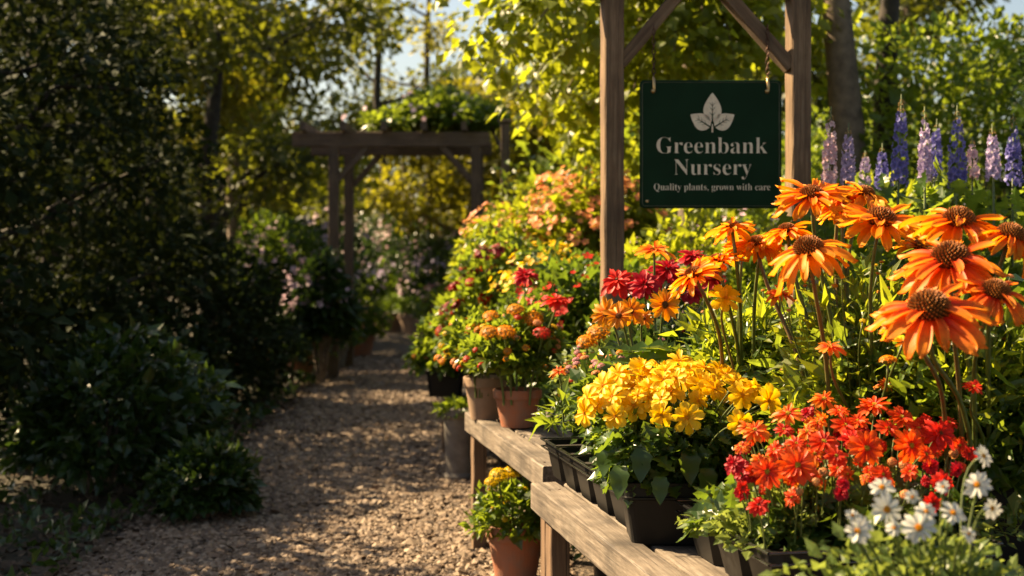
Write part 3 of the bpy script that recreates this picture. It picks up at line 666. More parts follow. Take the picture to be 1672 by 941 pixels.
cone_plant('nearest coneflower clump with the largest red-flushed blooms', bC, [
    (1565, 362, 150, 3.05, 'coneflower', (.05, -.35, 1), 1), (1552, 425, 178, 2.9, 'coneflower_coral', (-.1, -.36, 1), 0), (1517, 506, 190, 2.72, 'coneflower_coral', (-.12, -.5, 1), 1),
    (1625, 478, 130, 2.8, 'coneflower_coral', (.2, -.45, 1), 2), (1475, 520, 90, 2.86, 'coneflower', (-.5, .1, 1), 0), (1650, 385, 130, 3.0, 'coneflower', (.3, -.2, 1), 3), (1590, 632, 34, 2.9, 'scarlet', (0, -.6, 1), 0)], 420, .25, .36, 71)
# silver-edged broad leaves that arch over the yellow daisies
bL_ = Vector((at(1165, 0, 3.92).x - .02, 4.10, ZT + .03))
t_ = thing('leafy_plant', 'pale green arching leaves just above the yellow daisies', 'plant', bL_, 0)
r = np.random.default_rng(4); K = 46; a = r.uniform(2.2, 5.6, K); p0 = np.stack([.05 * np.cos(a), .05 * np.sin(a), .22 + .16 * r.random(K)], 1)
d0 = np.stack([np.cos(a), np.sin(a) * .8, .35 + .5 * r.random(K)], 1); n0 = np.tile([0, -.1, 1.], (K, 1)) + r.normal(size=(K, 3)) * .3
LG = bigleaf(.13, .55, 12, .5)
build('leaves', [inst(LG[0], LG[1], p0, frames(d0, n0), r.uniform(.13, .24, K))], [G['bright']], t_)
build('stems', [tube([(p0[i][0] * .3, p0[i][1] * .3, -.02), tuple(p0[i] * np.array([.6, .6, .6])), tuple(p0[i])], .004, 5) for i in range(K)], [G['stem']], t_)

# filler greenery on the back half of the near bench
for k, (px, dep, rx, h, lb, mk) in enumerate(((1480, 3.75, .26, .36, 'bushy green plant between the two rear coneflower clumps and the delphiniums', 'bright'), (1655, 3.5, .26, .38, 'bushy green plant behind the nearest coneflower clump', 'mid'), (1330, 4.05, .26, .30, 'fine leaved plant behind the tall coneflower clump', 'mid'))):
    b0 = Vector((at(px, 0, dep).x, dep, ZT + .002)); t_ = thing('leafy_plant', lb, 'potted plant', b0, 0)
    pot_square(t_, .24, .24, .18); foliage('foliage', t_, 1500, rx, rx * .8, h, .20, .05, LEAF, G[mk], 80 + k, 26)
    if k == 2:
        for j in range(22):
            p = Vector((random.gauss(0, .12), random.gauss(-.02, .08), .45 + random.uniform(-.1, .08))); flower(t_, 'cluster_peach', p, (0, -.3, 1), .026, j)

# ================================================================== MIDDLE GROUP (red zinnias)
def mid_plant(label, base, pot, fol, blooms, group=None, name='flowering_plant', rnd=()):
    t_ = thing(name, label, 'potted plant', base, 0, group)
    if pot:
        if pot[0] == 'sq': pot_square(t_, pot[1], pot[1], pot[2])
        else: pot_round(t_, pot[1], pot[2], pot[0])
    for k, f in enumerate(fol):
        foliage('foliage' if k == 0 else 'lower_foliage', t_, *f)
    for k, (px, py, s_, dep, key, f) in enumerate(blooms):
        p = W2(at(px, py, dep), base)
        flower(t_, key, p, f, s_ / FPX * dep * 1.1, k, stem_from=(p.x * .5, p.y * .5, max(.1, p.z - .34)), stem_r=.004)
    for (n, key, s0, s1, rx, rz, z0, cx) in rnd:
        for j in range(n):
            d, dn = dome(1, rx, rx, rz, rng, -.05, .92, .1)
            p = Vector(d[0]) + Vector((cx, 0, z0)); 
            if p.y > rx * .35: p.y = -p.y
            flower(t_, key if isinstance(key, str) else random.choice(key), p, (dn[0][0], dn[0][1] - .3, dn[0][2] + .5), random.uniform(s0, s1), j)
    return t_
b0 = Vector((at(1075, 0, 4.55).x, 4.62, ZT + .002))
mid_plant('red double zinnias with dark stems in front of the sign post', b0, ('sq', .22, .18),
    [(1500, .24, .20, .34, .22, .045, LEAF, G['deep'], 90)],
    [(1008, 458, 56, 4.45, 'red_double', (-.3, -.7, .7)), (1052, 466, 56, 4.4, 'crimson', (-.1, -.7, .6)), (1090, 440, 62, 4.6, 'crimson', (.1, -.5, .9)), (1130, 420, 48, 4.75, 'crimson', (0, -.3, 1)), (1068, 408, 66, 4.5, 'coral_small', (0, .1, 1)), (1125, 470, 56, 4.7, 'crimson', (.2, -.6, .6)), (1165, 455, 50, 4.7, 'red_double', (.2, -.5, .7)), (1085, 460, 46, 4.7, 'crimson', (.2, -.6, .6))],
    rnd=[(16, 'cluster_red', .02, .03, .22, .3, .22, 0)])
b0 = Vector((at(1030, 0, 4.25).x + .07, 4.35, ZT + .002))
mid_plant('amber daisies with dark eyes below the red zinnias', b0, ('sq', .2, .16),
    [(1500, .24, .18, .30, .18, .040, LEAF, G['mid'], 92)],
    [(1086, 498, 52, 4.2, 'amberflower', (.0, -1, .1)), (1030, 508, 46, 4.25, 'amberflower', (.2, -1, .3)), (990, 512, 52, 4.3, 'amberflower', (-.4, -1, .3)), (1010, 516, 44, 4.2, 'amberflower', (-.3, -.8, .4)), (1050, 520, 36, 4.3, 'amberflower', (.1, -.8, .6))],
    rnd=[(34, ['cluster_peach', 'cluster_pink', 'cluster_amber'], .018, .03, .23, .28, .18, 0)])
b0 = Vector((at(1000, 0, 5.05).x, 5.08, ZT + .002))
mid_plant('pale pink and yellow clustered flowers on a loose green mound', b0, ('sq', .2, .16),
    [(2000, .19, .18, .24, .19, .03, LEAF, G['mint'], 94, 14, -.05)],
    [(958, 560, 34, 4.8, 'cluster_amber', (0, -.5, 1)), (978, 545, 40, 4.8, 'cluster_amber', (0, -.5, 1))],
    rnd=[(60, ['cluster_peach', 'cluster_pink', 'cluster_yellow', 'cluster_red'], .02, .036, .19, .24, .19, 0)])

# two terracotta pots on the middle bench
b0 = Vector((at(845, 0, 5.88).x, 5.88, ZT + .002))
mid_plant('lantana with amber flower heads in the clean terracotta pot on the middle bench', b0, (TERRA, .099, .158),
    [(2600, .235, .2, .22, .245, .038, LEAF, G['bright'], 96, 14, -.02)],
    [(870, 522, 36, 5.8, 'cluster_amber', (0, -.5, 1)), (842, 508, 30, 5.8, 'cluster_amber', (0, -.5, 1)), (908, 490, 42, 5.7, 'red_double', (0, -.3, 1)), (858, 450, 44, 6.0, 'crimson', (0, -.4, 1)), (825, 545, 36, 5.7, 'cluster_amber', (0, -.5, 1)), (800, 545, 34, 5.7, 'cluster_amber', (0, -.5, 1)), (885, 545, 30, 5.7, 'cluster_red', (0, -.5, 1))],
    rnd=[(46, ['cluster_amber', 'cluster_peach', 'cluster_yellow', 'cluster_red'], .022, .04, .25, .24, .24, 0)])
b0 = Vector((at(792, 0, 6.15).x, 6.15, ZT + .002))
mid_plant('yellow and orange lantana in the limed pale pot on the middle bench', b0, (PALE, .092, .185),
    [(2000, .18, .17, .20, .275, .036, LEAF, G['bright'], 98, 14, -.02)],
    [(802, 518, 28, 6.0, 'cluster_amber', (0, -.5, 1)), (775, 540, 34, 6.0, 'cluster_amber', (0, -.5, 1)), (782, 556, 34, 6.0, 'cluster_amber', (-.2, -.5, 1)), (762, 570, 34, 6.0, 'cluster_amber', (-.3, -.5, 1))],
    rnd=[(50, ['cluster_amber', 'cluster_yellow', 'cluster_peach'], .024, .04, .22, .22, .25, 0)])
# potted plant on the gravel below the near bench end
b0 = Vector((at(842, 0, 5.7).x, 5.7, .02))
mid_plant('small yellow flowered plant in a terracotta pot on the gravel under the bench', b0, (TERRA, .118, .235),
    [(1300, .17, .16, .17, .24, .040, LEAF, G['bright'], 100)],
    [(815, 778, 34, 5.55, 'cluster_yellow', (0, -.5, 1)), (835, 772, 28, 5.6, 'cluster_yellow', (0, -.5, 1)), (870, 772, 26, 5.7, 'cluster_yellow', (0, -.5, 1)), (802, 788, 22, 5.6, 'cluster_yellow', (0, -.5, 1))],
    rnd=[(12, 'cluster_yellow', .02, .03, .16, .17, .26, 0)])
for k, (x, y) in enumerate(((.42, 5.5), (.62, 6.1), (.45, 3.6))):
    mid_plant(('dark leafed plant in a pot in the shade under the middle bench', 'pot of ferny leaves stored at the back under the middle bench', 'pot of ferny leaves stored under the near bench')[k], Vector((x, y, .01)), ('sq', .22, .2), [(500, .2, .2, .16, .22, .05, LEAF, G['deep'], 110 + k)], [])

# ---- low farther bench and its planters
b0 = Vector((at(728, 0, 8.95).x, 8.95, .442))
mid_plant('trailing green and orange plant in a black pot on the low farther bench', b0, ('sq', .24, .2),
    [(2200, .20, .2, .27, .24, .05, LEAF, G['bright'], 120, 14, -.3)], [], rnd=[(34, ['cluster_amber', 'cluster_peach'], .03, .045, .2, .26, .24, 0)])
b0 = Vector((at(815, 0, 8.6).x, 8.6, .442))
mid_plant('tall bush with maroon daisies on the low farther bench', b0, ('sq', .26, .22),
    [(4600, .34, .32, .46, .44, .05, LEAF, G['bright'], 122)],
    [(790, 408, 30, 8.4, 'maroon', (0, -.8, .8)), (815, 405, 26, 8.4, 'maroon', (.2, -.8, .8))], rnd=[(62, ['maroon', 'maroon', 'red_double', 'cluster_red', 'maroon'], .06, .10, .34, .46, .44, -.03)])
b0 = Vector((at(752, 0, 8.35).x - .01, 8.30, .012))
t_ = thing('stone_planter', 'tall pale stone planter standing on the gravel before the low bench', 'planter', b0, 0)
build('planter_body', [lathe([(.07, 0), (.085, .005), (.088, .03), (.075, .05), (.080, .20), (.088, .36), (.10, .38), (.10, .42), (.085, .425), (.08, .38), (.001, .38)], 28, 0, wob=.01)], [STONE], t_)
foliage('foliage', t_, 260, .10, .10, .06, .40, .045, LEAF, G['bright'], 125, 6)

# ---- big bushes behind the middle bench
def bush(label, base, rx, ry, rz, z0, n, size, mk, seed, name='shrub', cat='shrub', blossoms=None, group=None, tm=LEAF, lump=.22, low=-.9, up=.6, stems=10):
    t_ = thing(name, label, cat, base, 0, group)
    foliage('foliage', t_, n, rx, ry, rz, z0, size, tm, G[mk], seed, 0, low=low, shell=.5, lump=lump, up=up)
    r = np.random.default_rng(seed); ch = []
    for i in range(stems):
        a = r.uniform(0, 6.28); e = (rx * .6 * math.cos(a), ry * .6 * math.sin(a), z0 + rz * .3)
        ch.append(tube([(e[0] * .1, e[1] * .1, 0), (e[0] * .5, e[1] * .5, z0 * .6), e], [.018, .013, .006], 5))
    build('stems', ch, [BARK], t_)
    if blossoms:
        k, pm, s_, zlow = blossoms
        p, d = dome(k, rx * 1.02, ry * 1.02, rz * 1.02, r, zlow, .93, lump)
        # same lumps as the leaves would need the same seed; blossoms sit at the outer shell
        q = []
        for j in range(5):
            a = j * 2 * math.pi / 5
            for (r_, b_) in ((.02, 0), (.7, -.55), (1, 0), (.7, .55)): q.append((r_ * math.cos(a + b_), .15 * r_, r_ * math.sin(a + b_)))
        cl = 4
        p = np.repeat(p, cl, 0) + r.normal(size=(k * cl, 3)) * s_ * .5 if len(p) == k else np.repeat(p, cl, 0) + r.normal(size=(len(p) * cl, 3)) * s_ * .5
        d = np.repeat(d, cl, 0)
        ch = inst(np.array(q) * .5, [(4*j, 4*j+1, 4*j+2, 4*j+3) for j in range(5)], p + np.array([0, 0, z0]), frames(unit(d + np.array([0, -.3, .5]) + r.normal(size=d.shape) * .4), r.normal(size=d.shape)), s_ * np.exp(r.normal(size=len(p)) * .25), 0, np.tile([0, .7, 1, .7], 5))
        o = build('blossoms', [ch], [pm], t_); o['kind'] = 'stuff'
    return t_
bush('rounded glossy green shrub filling the space left of the sign post', Vector((.36, 7.0, 0)), .42, .42, .50, .80, 7000, .055, 'mid', 130, blossoms=(34, P['red'], .04, .2))
bush('low shrub topped with yellow flowers behind the lantana pots', Vector((at(915, 0, 7.5).x, 7.5, 0)), .32, .32, .34, 1.02, 3200, .045, 'mid', 131, blossoms=(44, P['yellow'], .045, .3))
bush('big shrub with peach and coral blossom to the left of the post', Vector((at(895, 0, 9.4).x, 9.4, .55)), .50, .48, .45, .70, 6500, .06, 'lime', 132, blossoms=(150, P['peach'], .045, .15))
bush('peach and coral blossomed shrub directly behind the sign post', Vector((at(985, 0, 9.0).x, 9.0, .55)), .42, .45, .52, .76, 6500, .06, 'lime', 133, blossoms=(130, P['peach'], .045, .2))
t_ = thing('plant_stand', 'brown wooden stand under the peach blossomed shrubs', 'plant stand', Vector((.35, 9.2, 0)), 0)
for (x0, x1, y) in ((-.25, 1.0, 8.75), (-.25, 1.0, 9.6)):
    timber('rail', t_, (x0, y, .50), (x1, y, .50), .05, .09, W_PERG)
    for x in (x0 + .05, x1 - .05): timber('leg', t_, (x, y + .03 * (1 if y < 9 else -1) + .022, 0), (x, y + .03 * (1 if y < 9 else -1) + .022, .455), .06, .06, W_PERG, up=(0, 1, 0))
for k in range(6): timber('slat', t_, (-.27, 8.8 + k * .15, .56), (1.02, 8.8 + k * .15, .56), .12, .025, W_PERG)
bush('yellow-green shrub dotted with small pink flowers behind the sign', Vector((at(1150, 0, 7.6).x, 7.6, 0)), .72, .5, .48, 1.0, 8500, .05, 'lime', 134, blossoms=(110, P['blush'], .03, 0))
bush('loose shrub with pale pink flowers between sign and delphiniums', Vector((at(1290, 0, 7.0).x, 7.2, 0)), .5, .45, .50, .85, 5200, .055, 'bright', 135, blossoms=(60, P['blush'], .03, 0))
bush('dense green shrub below the delphinium spikes', Vector((at(1450, 0, 6.3).x, 6.4, 0)), .72, .42, .45, .82, 8000, .06, 'mid', 136)
bush('yellow-leaved shrub rising between the delphinium spikes', Vector((at(1450, 0, 6.8).x, 6.9, 0)), .20, .20, .50, 1.2, 600, .11, 'lime', 137, tm=LEAF_N, lump=.4)
bush('leafy shrub at the far side of the delphinium bed', Vector((at(1640, 0, 5.6).x, 5.9, 0)), .5, .4, .50, .95, 5200, .055, 'mint', 138, blossoms=(70, P['blush'], .028, 0))
bush('dark green shrub in shade behind the middle bench', Vector((.75, 6.3, 0)), .55, .4, .42, .48, 4200, .05, 'deep', 139)

# ---- delphiniums
def delph(label, px, ytop, ybot, Y, pm, wpx, seed):
    top = at(px, ytop, Y); base = Vector((top.x + random.uniform(-.09, .09), Y, 0)); H = top.z; z0 = at(px, ybot, Y).z; L = H - z0
    t_ = thing('delphinium', label, 'flower', base, 0, 'delphinium spikes behind the coneflowers')
    lean = Vector((random.uniform(-.02, .02), 0)); dx = top.x - base.x
    build('stem', [tube([(0, 0, 0), (dx * .4, 0, H * .4), (dx * .8, .01, H * .75), (dx, 0, H)], [.008, .007, .006, .002], 6)], [G['stem']], t_, smooth=True)
    r = np.random.default_rng(seed); n = int(L / .0042); W_ = wpx / 2 / FPX * Y
    u = np.sort(r.random(n)); z = z0 + u * L * .93; a = np.arange(n) * 2.399
    rad = W_ * (1 - u ** 2.5 * .8) * (.75 + .25 * r.random(n)); sz = .017 * (1 - .55 * u ** 2) * (1 + r.normal(size=n) * .12)
    q = []
    for j in range(5):
        an = j * 2 * math.pi / 5
        for (r_, b_) in ((.05, 0), (.75, -.6), (1, 0), (.75, .6)): q.append((r_ * math.cos(an + b_), .35 * r_ * r_, r_ * math.sin(an + b_)))
    q = np.array(q); f = [(4*j, 4*j+1, 4*j+2, 4*j+3) for j in range(5)]; tt = np.tile([0, .7, 1, .7], 5)
    cx = np.interp(z, [0, H * .4, H * .75, H], [0, dx * .4, dx * .8, dx]); p = np.stack([cx + np.cos(a) * rad * .8, np.sin(a) * rad * .8, z], 1)
    out = np.stack([np.cos(a), np.sin(a), r.normal(size=n) * .2 - .1], 1)
    ms = u > .86
    ch = [inst(q, f, p[~ms], frames(out[~ms], r.normal(size=(int((~ms).sum()), 3))), sz[~ms], 0, tt)]
    if ms.any(): ch.append(inst(q * np.array([.6, 1.8, .6]), f, p[ms], frames(out[ms] + np.array([0, 0, .8]), r.normal(size=(int(ms.sum()), 3))), sz[ms] * .8, 1, tt))
    build('flower_spike', ch, [pm, P['bud']], t_)
    pl, dl = dome(60, .10, .10, .35, r, -.5, .4, .1); build('leaves', [leaves_chunk(pl + np.array([0, 0, z0 - .35]), dl, .09, LOBED, 0, .6, .5, .1, r)], [G['bright']], t_)
dl = [('pale lilac-pink spike closest to the sign', 1357, 186, 300, 5.3, P['blush'], 26), ('short shaded lilac spike beside the pale pink one', 1386, 212, 300, 5.5, P['lilac'], 24), ('tallest deep violet-blue spike', 1472, 166, 300, 5.2, P['violet'], 32),
      ('small violet spike at the foot of the tallest one', 1441, 246, 316, 5.6, P['violet'], 24), ('slender lilac spike with a green tip on a long bare stem', 1510, 186, 292, 5.0, P['lilac'], 22), ('faint violet spike behind the slender lilac one', 1530, 206, 290, 5.5, P['violet'], 22),
      ('broad blue spike with a tan tip', 1563, 184, 306, 5.2, P['violet'], 34), ('tiny pale pink spike between the blue and the edge spike', 1588, 236, 290, 5.3, P['blush'], 20), ('lilac spike at the outer end of the row', 1620, 214, 294, 5.1, P['lilac'], 26),
      ('dim mauve spike low behind the others', 1413, 258, 310, 5.9, P['lilac'], 22), ('dusky violet spike standing outermost, beyond the lilac end spike', 1655, 196, 300, 5.3, P['violet'], 28)]
for k, (lb, *a) in enumerate(dl): delph('delphinium, ' + lb, a[0], a[1] - 12, *a[2:], 300 + k)

# ================================================================== SIGN AND ITS FRAME
SY = 5.5
ft = thing('sign_frame', 'rustic timber frame of two posts with braces carrying the nursery sign', 'sign frame', at(1150, 410, SY) * 1.0, 0); ft.location.z = 0
def postx(px): return at(px, 0, SY + .045).x
rot = R(9); upv = Vector((math.sin(rot), -math.cos(rot), 0))
xl, xr = postx(999.5), postx(1303)
for x, s_ in ((xl, 1), (xr, 2)): timber('post', ft, (x, SY + .045, 0), (x, SY + .045, at(0, -24, SY + .045).z - .052), .078, .086, W_POST, up=upv, seed=s_ * 31, bev=.006)
ZB = at(0, -24, SY + .045).z
timber('top_beam', ft, (xl - .25, SY + .045, ZB), (xr + .25, SY + .045, ZB), .085, .10, W_POST, seed=5)
def Pz(px, py): v = at(px, py, SY + .045); return v
timber('brace', ft, (xl + .03, SY + .05, at(0, 102, SY).z), (xl + .262, SY + .05, at(0, 102, SY).z + .275), .05, .07, W_POST, up=(0, 1, 0), seed=8)
timber('brace', ft, (xr - .03, SY + .05, at(0, 108, SY).z), (xr - .285, SY + .05, at(0, 108, SY).z + .288), .05, .085, W_POST, up=(0, 1, 0), seed=9)
sc_ = at(1160, 236, SY); st_ = thing('hanging_sign', 'dark green nursery sign with cream leaf emblem and lettering hanging from chains', 'sign', sc_, R(0.6))
sw, sh, th = 231 / FPX * SY, 209 / FPX * SY, .022
def rrect(w_, h_, r_, n=6):
    p = []
    for (cx, cz, a0) in ((w_/2-r_, h_/2-r_, 0), (-w_/2+r_, h_/2-r_, 90), (-w_/2+r_, -h_/2+r_, 180), (w_/2-r_, -h_/2+r_, 270)):
        for k in range(n): a = R(a0 + k * 90 / (n - 1)); p.append((cx + r_ * math.cos(a), cz + r_ * math.sin(a)))
    return p
def plate(w_, h_, r_, y0, y1, mi=0):
    p = rrect(w_, h_, r_); n = len(p); b_ = .003; p2 = rrect(w_ - 2 * b_, h_ - 2 * b_, r_ - b_)
    V = [(x, y0, z) for x, z in p2] + [(x, y0 + b_, z) for x, z in p] + [(x, y1 - b_, z) for x, z in p] + [(x, y1, z) for x, z in p2]
    F = [(k*n+j, k*n+(j+1) % n, (k+1)*n+(j+1) % n, (k+1)*n+j) for k in range(3) for j in range(n)]
    return (np.array(V), [np.array(F), np.array([[j for j in range(n - 1, -1, -1)], [3*n+j for j in range(n)]])], mi, None)
build('board', [plate(sw, sh, .017, -th/2, th/2)], [SIGN], st_)
# thin worn moulding line just inside the edge
p = rrect(sw - .018, sh - .018, .012); p.append(p[0]); pts = [(x, -th/2 - .0005, z) for x, z in p]
build('edge_line', [tube(pts, .0011, 4)], [RIM], st_)
def serif(s): return ''.join(chr(0x1D400 + ord(a) - 65) if 'A' <= a <= 'Z' else chr(0x1D41A + ord(a) - 97) if 'a' <= a <= 'z' else a for a in s)
def lettering(name, s, cx, base_py, wpx, hscale=1.0, off=0.0):
    cu = bpy.data.curves.new(name, 'FONT'); cu.body = serif(s); cu.align_x = 'CENTER'; cu.size = 1; cu.extrude = .01; cu.offset = off
    tmp = bpy.data.objects.new(name, cu); C.objects.link(tmp); bpy.context.view_layer.update()
    me = bpy.data.meshes.new_from_object(tmp.evaluated_get(bpy.context.evaluated_depsgraph_get())); bpy.data.objects.remove(tmp)
    n = len(me.vertices); co = np.empty(n * 3, np.float32); me.vertices.foreach_get('co', co); co = co.reshape(-1, 3)
    W_ = co[:, 0].max() - co[:, 0].min(); k = wpx / FPX * SY / W_
    x = (co[:, 0] - (co[:, 0].max() + co[:, 0].min()) / 2) * k + (cx - 1160) / FPX * SY
    z = co[:, 1] * k * hscale + (236 - base_py) / FPX * SY
    y = np.where(co[:, 2] > 0, -th/2 - .0014, -th/2 + .001)
    me.vertices.foreach_set('co', np.stack([x, y, z], 1).astype(np.float32).ravel()); me.materials.clear(); me.materials.append(CREAM); me.update()
    me.flip_normals() if False else None
    return link(name, me, st_)
lettering('lettering', 'Greenbank', 1162, 251, 181, 1.02, -.012)
lettering('lettering', 'Nursery', 1163, 286, 127, 1.02, -.012)
lettering('lettering', 'Quality plants, grown with care', 1162, 311, 190, 1.14, -.011)
def leafshape(cx, cy, ang, L, Wd):
    pts = []; n = 12
    for s in (1, -1):
        rr = range(n + 1) if s == 1 else range(n - 1, 0, -1)
        for i in rr:
            u = i / n; h = Wd * math.sin(math.pi * u ** .8) ** .85 * (1 - .25 * u) if 0 < u < 1 else 0
            pts.append((u * L, s * h))
    return [(cx + x * math.cos(ang) - y * math.sin(ang), cy + x * math.sin(ang) + y * math.cos(ang)) for x, y in pts]
em = []; vein = []
for (cx, cy, ang, L, Wd) in ((1162.5, 200, 90, 48, 16.5), (1159, 208, 148, 38, 15.5), (1166, 208, 32, 38, 15.5)):
    q = leafshape(cx, -cy, R(ang), L, Wd); n = len(q)
    V = [((x - 1160) / FPX * SY, -th/2 - .0014, (y + 236) / FPX * SY) for x, y in q] + [((x - 1160) / FPX * SY, -th/2 + .001, (y + 236) / FPX * SY) for x, y in q]
    em.append((np.array(V), [np.array([list(range(n))]), np.array([(j, (j+1) % n, n+(j+1) % n, n+j) for j in range(n)])], 0, None))
    cs, sn = math.cos(R(ang)), math.sin(R(ang))
    def E3(x, y): return ((x - 1160) / FPX * SY, -th/2 - .0012, (236 - y) / FPX * SY)
    vein.append(tube([E3(cx + cs * L * u, cy - sn * L * u) for u in (0, .3, .68)], [.0032, .0022, .0008], 4))
    for u in (.22, .4, .55):
        for s in (-1, 1):
            a2 = R(ang + s * 42); vein.append(tube([E3(cx + cs * L * u, cy - sn * L * u), E3(cx + cs * L * u + math.cos(a2) * 5, cy - sn * L * u - math.sin(a2) * 5), E3(cx + cs * L * u + math.cos(a2) * 8, cy - sn * L * u - math.sin(a2) * 8)], [.0013, .001, .0005], 4))
em.append(tube([((1162.5 - 1160) / FPX * SY, -th/2 - .0002, (236 - y) / FPX * SY) for y in (203, 210, 217)], [.0016, .0035, .0028], 4))
eo = build('leaf_emblem', em, [CREAM], st_); build('leaf_veins', vein, [SIGN], eo)
def chain_part(px, ytop, ybot):
    x = (px - 1160) / FPX * SY; z1 = (236 - ytop) / FPX * SY; z0 = (236 - ybot) / FPX * SY; ch = []
    zt_ = z0 + .045; n = int((z1 - zt_) / .019); y0 = -.004
    for k in range(n):
        zc = zt_ + (k + .5) * .019; ax = k % 2; pts = []
        for j in range(13):
            a = j / 12 * 2 * math.pi; u, v_ = .0062 * math.cos(a), .0125 * math.sin(a)
            pts.append((x + (u if ax else 0), y0 + (0 if ax else u), zc + v_))
        ch.append(tube(pts, .0021, 5))
    o = build('chain', ch, [RUST], st_, smooth=True)
    s = build('hook', [tube([(x + .001, y0 - .010, z0), (x, y0 - .013, z0 + .02), (x, y0 - .006, z0 + .042), (x, y0 + .003, z0 + .05)], [.0055, .0065, .0055, .004], 8)], [BRASS], st_, smooth=True)
    build('bolt', [(lambda c: (np.stack([c[0][:, 0] + x - .003, -c[0][:, 2] - th/2, c[0][:, 1] + z0 - .004], 1), c[1], 0, None))(lathe([(.009, 0), (.009, .004), (.006, .009), (.002, .0105)], 12))], [BRASS], s)
chain_part(1067, 36, 148); chain_part(1253, 36, 148)
for (px, py) in ((1056, 329), (1266, 329)):
    build('screw', [(lambda c: (np.stack([c[0][:, 0] + (px - 1160) / FPX * SY, -c[0][:, 2] - th/2, c[0][:, 1] + (236 - py) / FPX * SY], 1), c[1], 0, None))(lathe([(.006, 0), (.006, .002), (.003, .0035)], 10))], [BRASS], st_)

# ================================================================== TREES
def tree(label, base, H, trunk_r, crown, n, leaf, mk, seed, tm=LEAF, bark=BARK, lean=(0, 0), split=.35, nb=7, name='tree', group=None, limbs=2, clump=.5, droop=.25, kind_low=.3):
    """crown: (radius, bottom height, top height)"""
    r = np.random.default_rng(seed); t_ = thing(name, label, 'tree', base, 0, group)
    cr, zb, zt_ = crown; ch = []; tips = []
    tp = [(0, 0, -.05)]; k = 6
    for i in range(1, k + 1):
        u = i / k; tp.append((lean[0] * u + r.normal() * .04 * H * .15, lean[1] * u + r.normal() * .04 * H * .15, H * u))
    tp = np.array(tp); rad = trunk_r * (1 - .85 * (tp[:, 2].clip(0) / H)) ; rad[0] *= 1.35
    ch.append(tube(tp, rad, 10))
    for b_ in range(nb):
        u = split + (1 - split) * (b_ + r.random() * .6) / nb; z = H * u
        s = np.array([np.interp(z, tp[:, 2], tp[:, 0]), np.interp(z, tp[:, 2], tp[:, 1]), z]); r0 = np.interp(z, tp[:, 2], rad) * .6
        a = b_ * 2.4 + r.normal() * .4; ln = cr * (1.05 - .5 * u) * r.uniform(.75, 1.1)
        e = s + np.array([math.cos(a) * ln, math.sin(a) * ln, ln * r.uniform(.25, .8)])
        m_ = (s + e) / 2 + np.array([0, 0, -.06 * ln]); ch.append(tube([s, m_, e], [r0, r0 * .6, r0 * .25], 6)); tips += [(m_, .7), (e, 1)]
        for q_ in range(limbs):
            a2 = a + r.normal() * .8; l2 = ln * r.uniform(.35, .6); s2 = s + (e - s) * r.uniform(.4, .9)
            e2 = s2 + np.array([math.cos(a2) * l2, math.sin(a2) * l2, l2 * r.uniform(-.1, .7)]); ch.append(tube([s2, (s2 + e2) / 2, e2], [r0 * .4, r0 * .28, r0 * .12], 5)); tips.append((e2, .9))
    tips.append((tp[-1], 1)); build('trunk', ch, [bark], t_, smooth=True)
    tips_p = np.array([t0[0] for t0 in tips]); 
    tips_p[:, 2] = np.clip(tips_p[:, 2], zb, zt_)
    per = n // len(tips_p) + 1; cc = np.repeat(tips_p, per, 0); K = len(cc)
    # each clump is a flattened spray
    dd = unit(r.normal(size=(K, 3))); p = cc + dd * (r.random(K) ** .55)[:, None] * np.array([clump, clump, clump * .62]) * (cr * .62)
    o_ = unit(p - cc + 1e-6)
    crn = build('crown', [leaves_chunk(p, o_, leaf, tm, 0, .6, .6, droop, r)], [G[mk]], t_)
    return t_
# trunks at the right, behind the delphiniums
tree('stout tree with sunlit bark edge behind the delphiniums', Vector((at(1400, 0, 9.6).x, 9.6, 0)), 6.2, .165, (2.6, 3.1, 6), 4200, .10, 'lime', 401, bark=BARK, split=.62, nb=8, lean=(-.25, .2), clump=.42)
tree('dark slimmer tree just beside the stout one', Vector((at(1447, 0, 10.2).x, 10.2, 0)), 6, .13, (1.6, 3.1, 6), 2800, .09, 'lime', 402, bark=BARK_D, split=.64, nb=6, lean=(.25, .2))
# low sprays of golden leaves hanging in from above, on a tree of their own
def spray_tree(label, base, H, sprays, n, leaf, mk, seed):
    r = np.random.default_rng(seed); t_ = thing('tree', label, 'tree', base, 0); ch = [tube([(0, 0, 0), (.05, 0, H * .5), (0, .05, H)], [.13, .10, .06], 10)]; P_ = []; D_ = []
    for (px, py, Y, ln, ang) in sprays:     # px,py tip position; ang: heading the spray comes from
        e = np.array(at(px, py, Y) - base); s = np.array([0, 0, min(H, e[2] + .55 + .12 * np.linalg.norm(e[:2]))])
        m_ = s * .45 + e * .55 + np.array([0, 0, .32]); pts = [s, s * .6 + m_ * .4 + np.array([0, 0, .05]), m_, m_ * .4 + e * .6 + np.array([0, 0, .08]), e]
        ch.append(tube(pts, [.035, .025, .014, .008, .003], 5))
        k = int(n * ln); pp_ = np.array(pts); tt = r.random(k) ** .6
        idx = tt * 4; i0 = np.clip(idx.astype(int), 0, 3); f = (idx - i0)[:, None]; c_ = pp_[i0] * (1 - f) + pp_[i0 + 1] * f
        sp = .05 + .24 * np.sin(np.clip(tt, 0, 1) * 3.0)[:, None]
        off = r.normal(size=(k, 3)) * np.array([1, 1, .45]) * sp; P_.append(c_ + off); D_.append(unit(off) * .6 + (pp_[-1] - pp_[2]) * .5)
    build('trunk', ch, [BARK], t_, smooth=True); P_ = np.concatenate(P_); D_ = np.concatenate(D_)
    build('crown', [leaves_chunk(P_, D_, leaf, LEAF_R, 0, .9, .45, .25, r)], [G[mk]], t_)
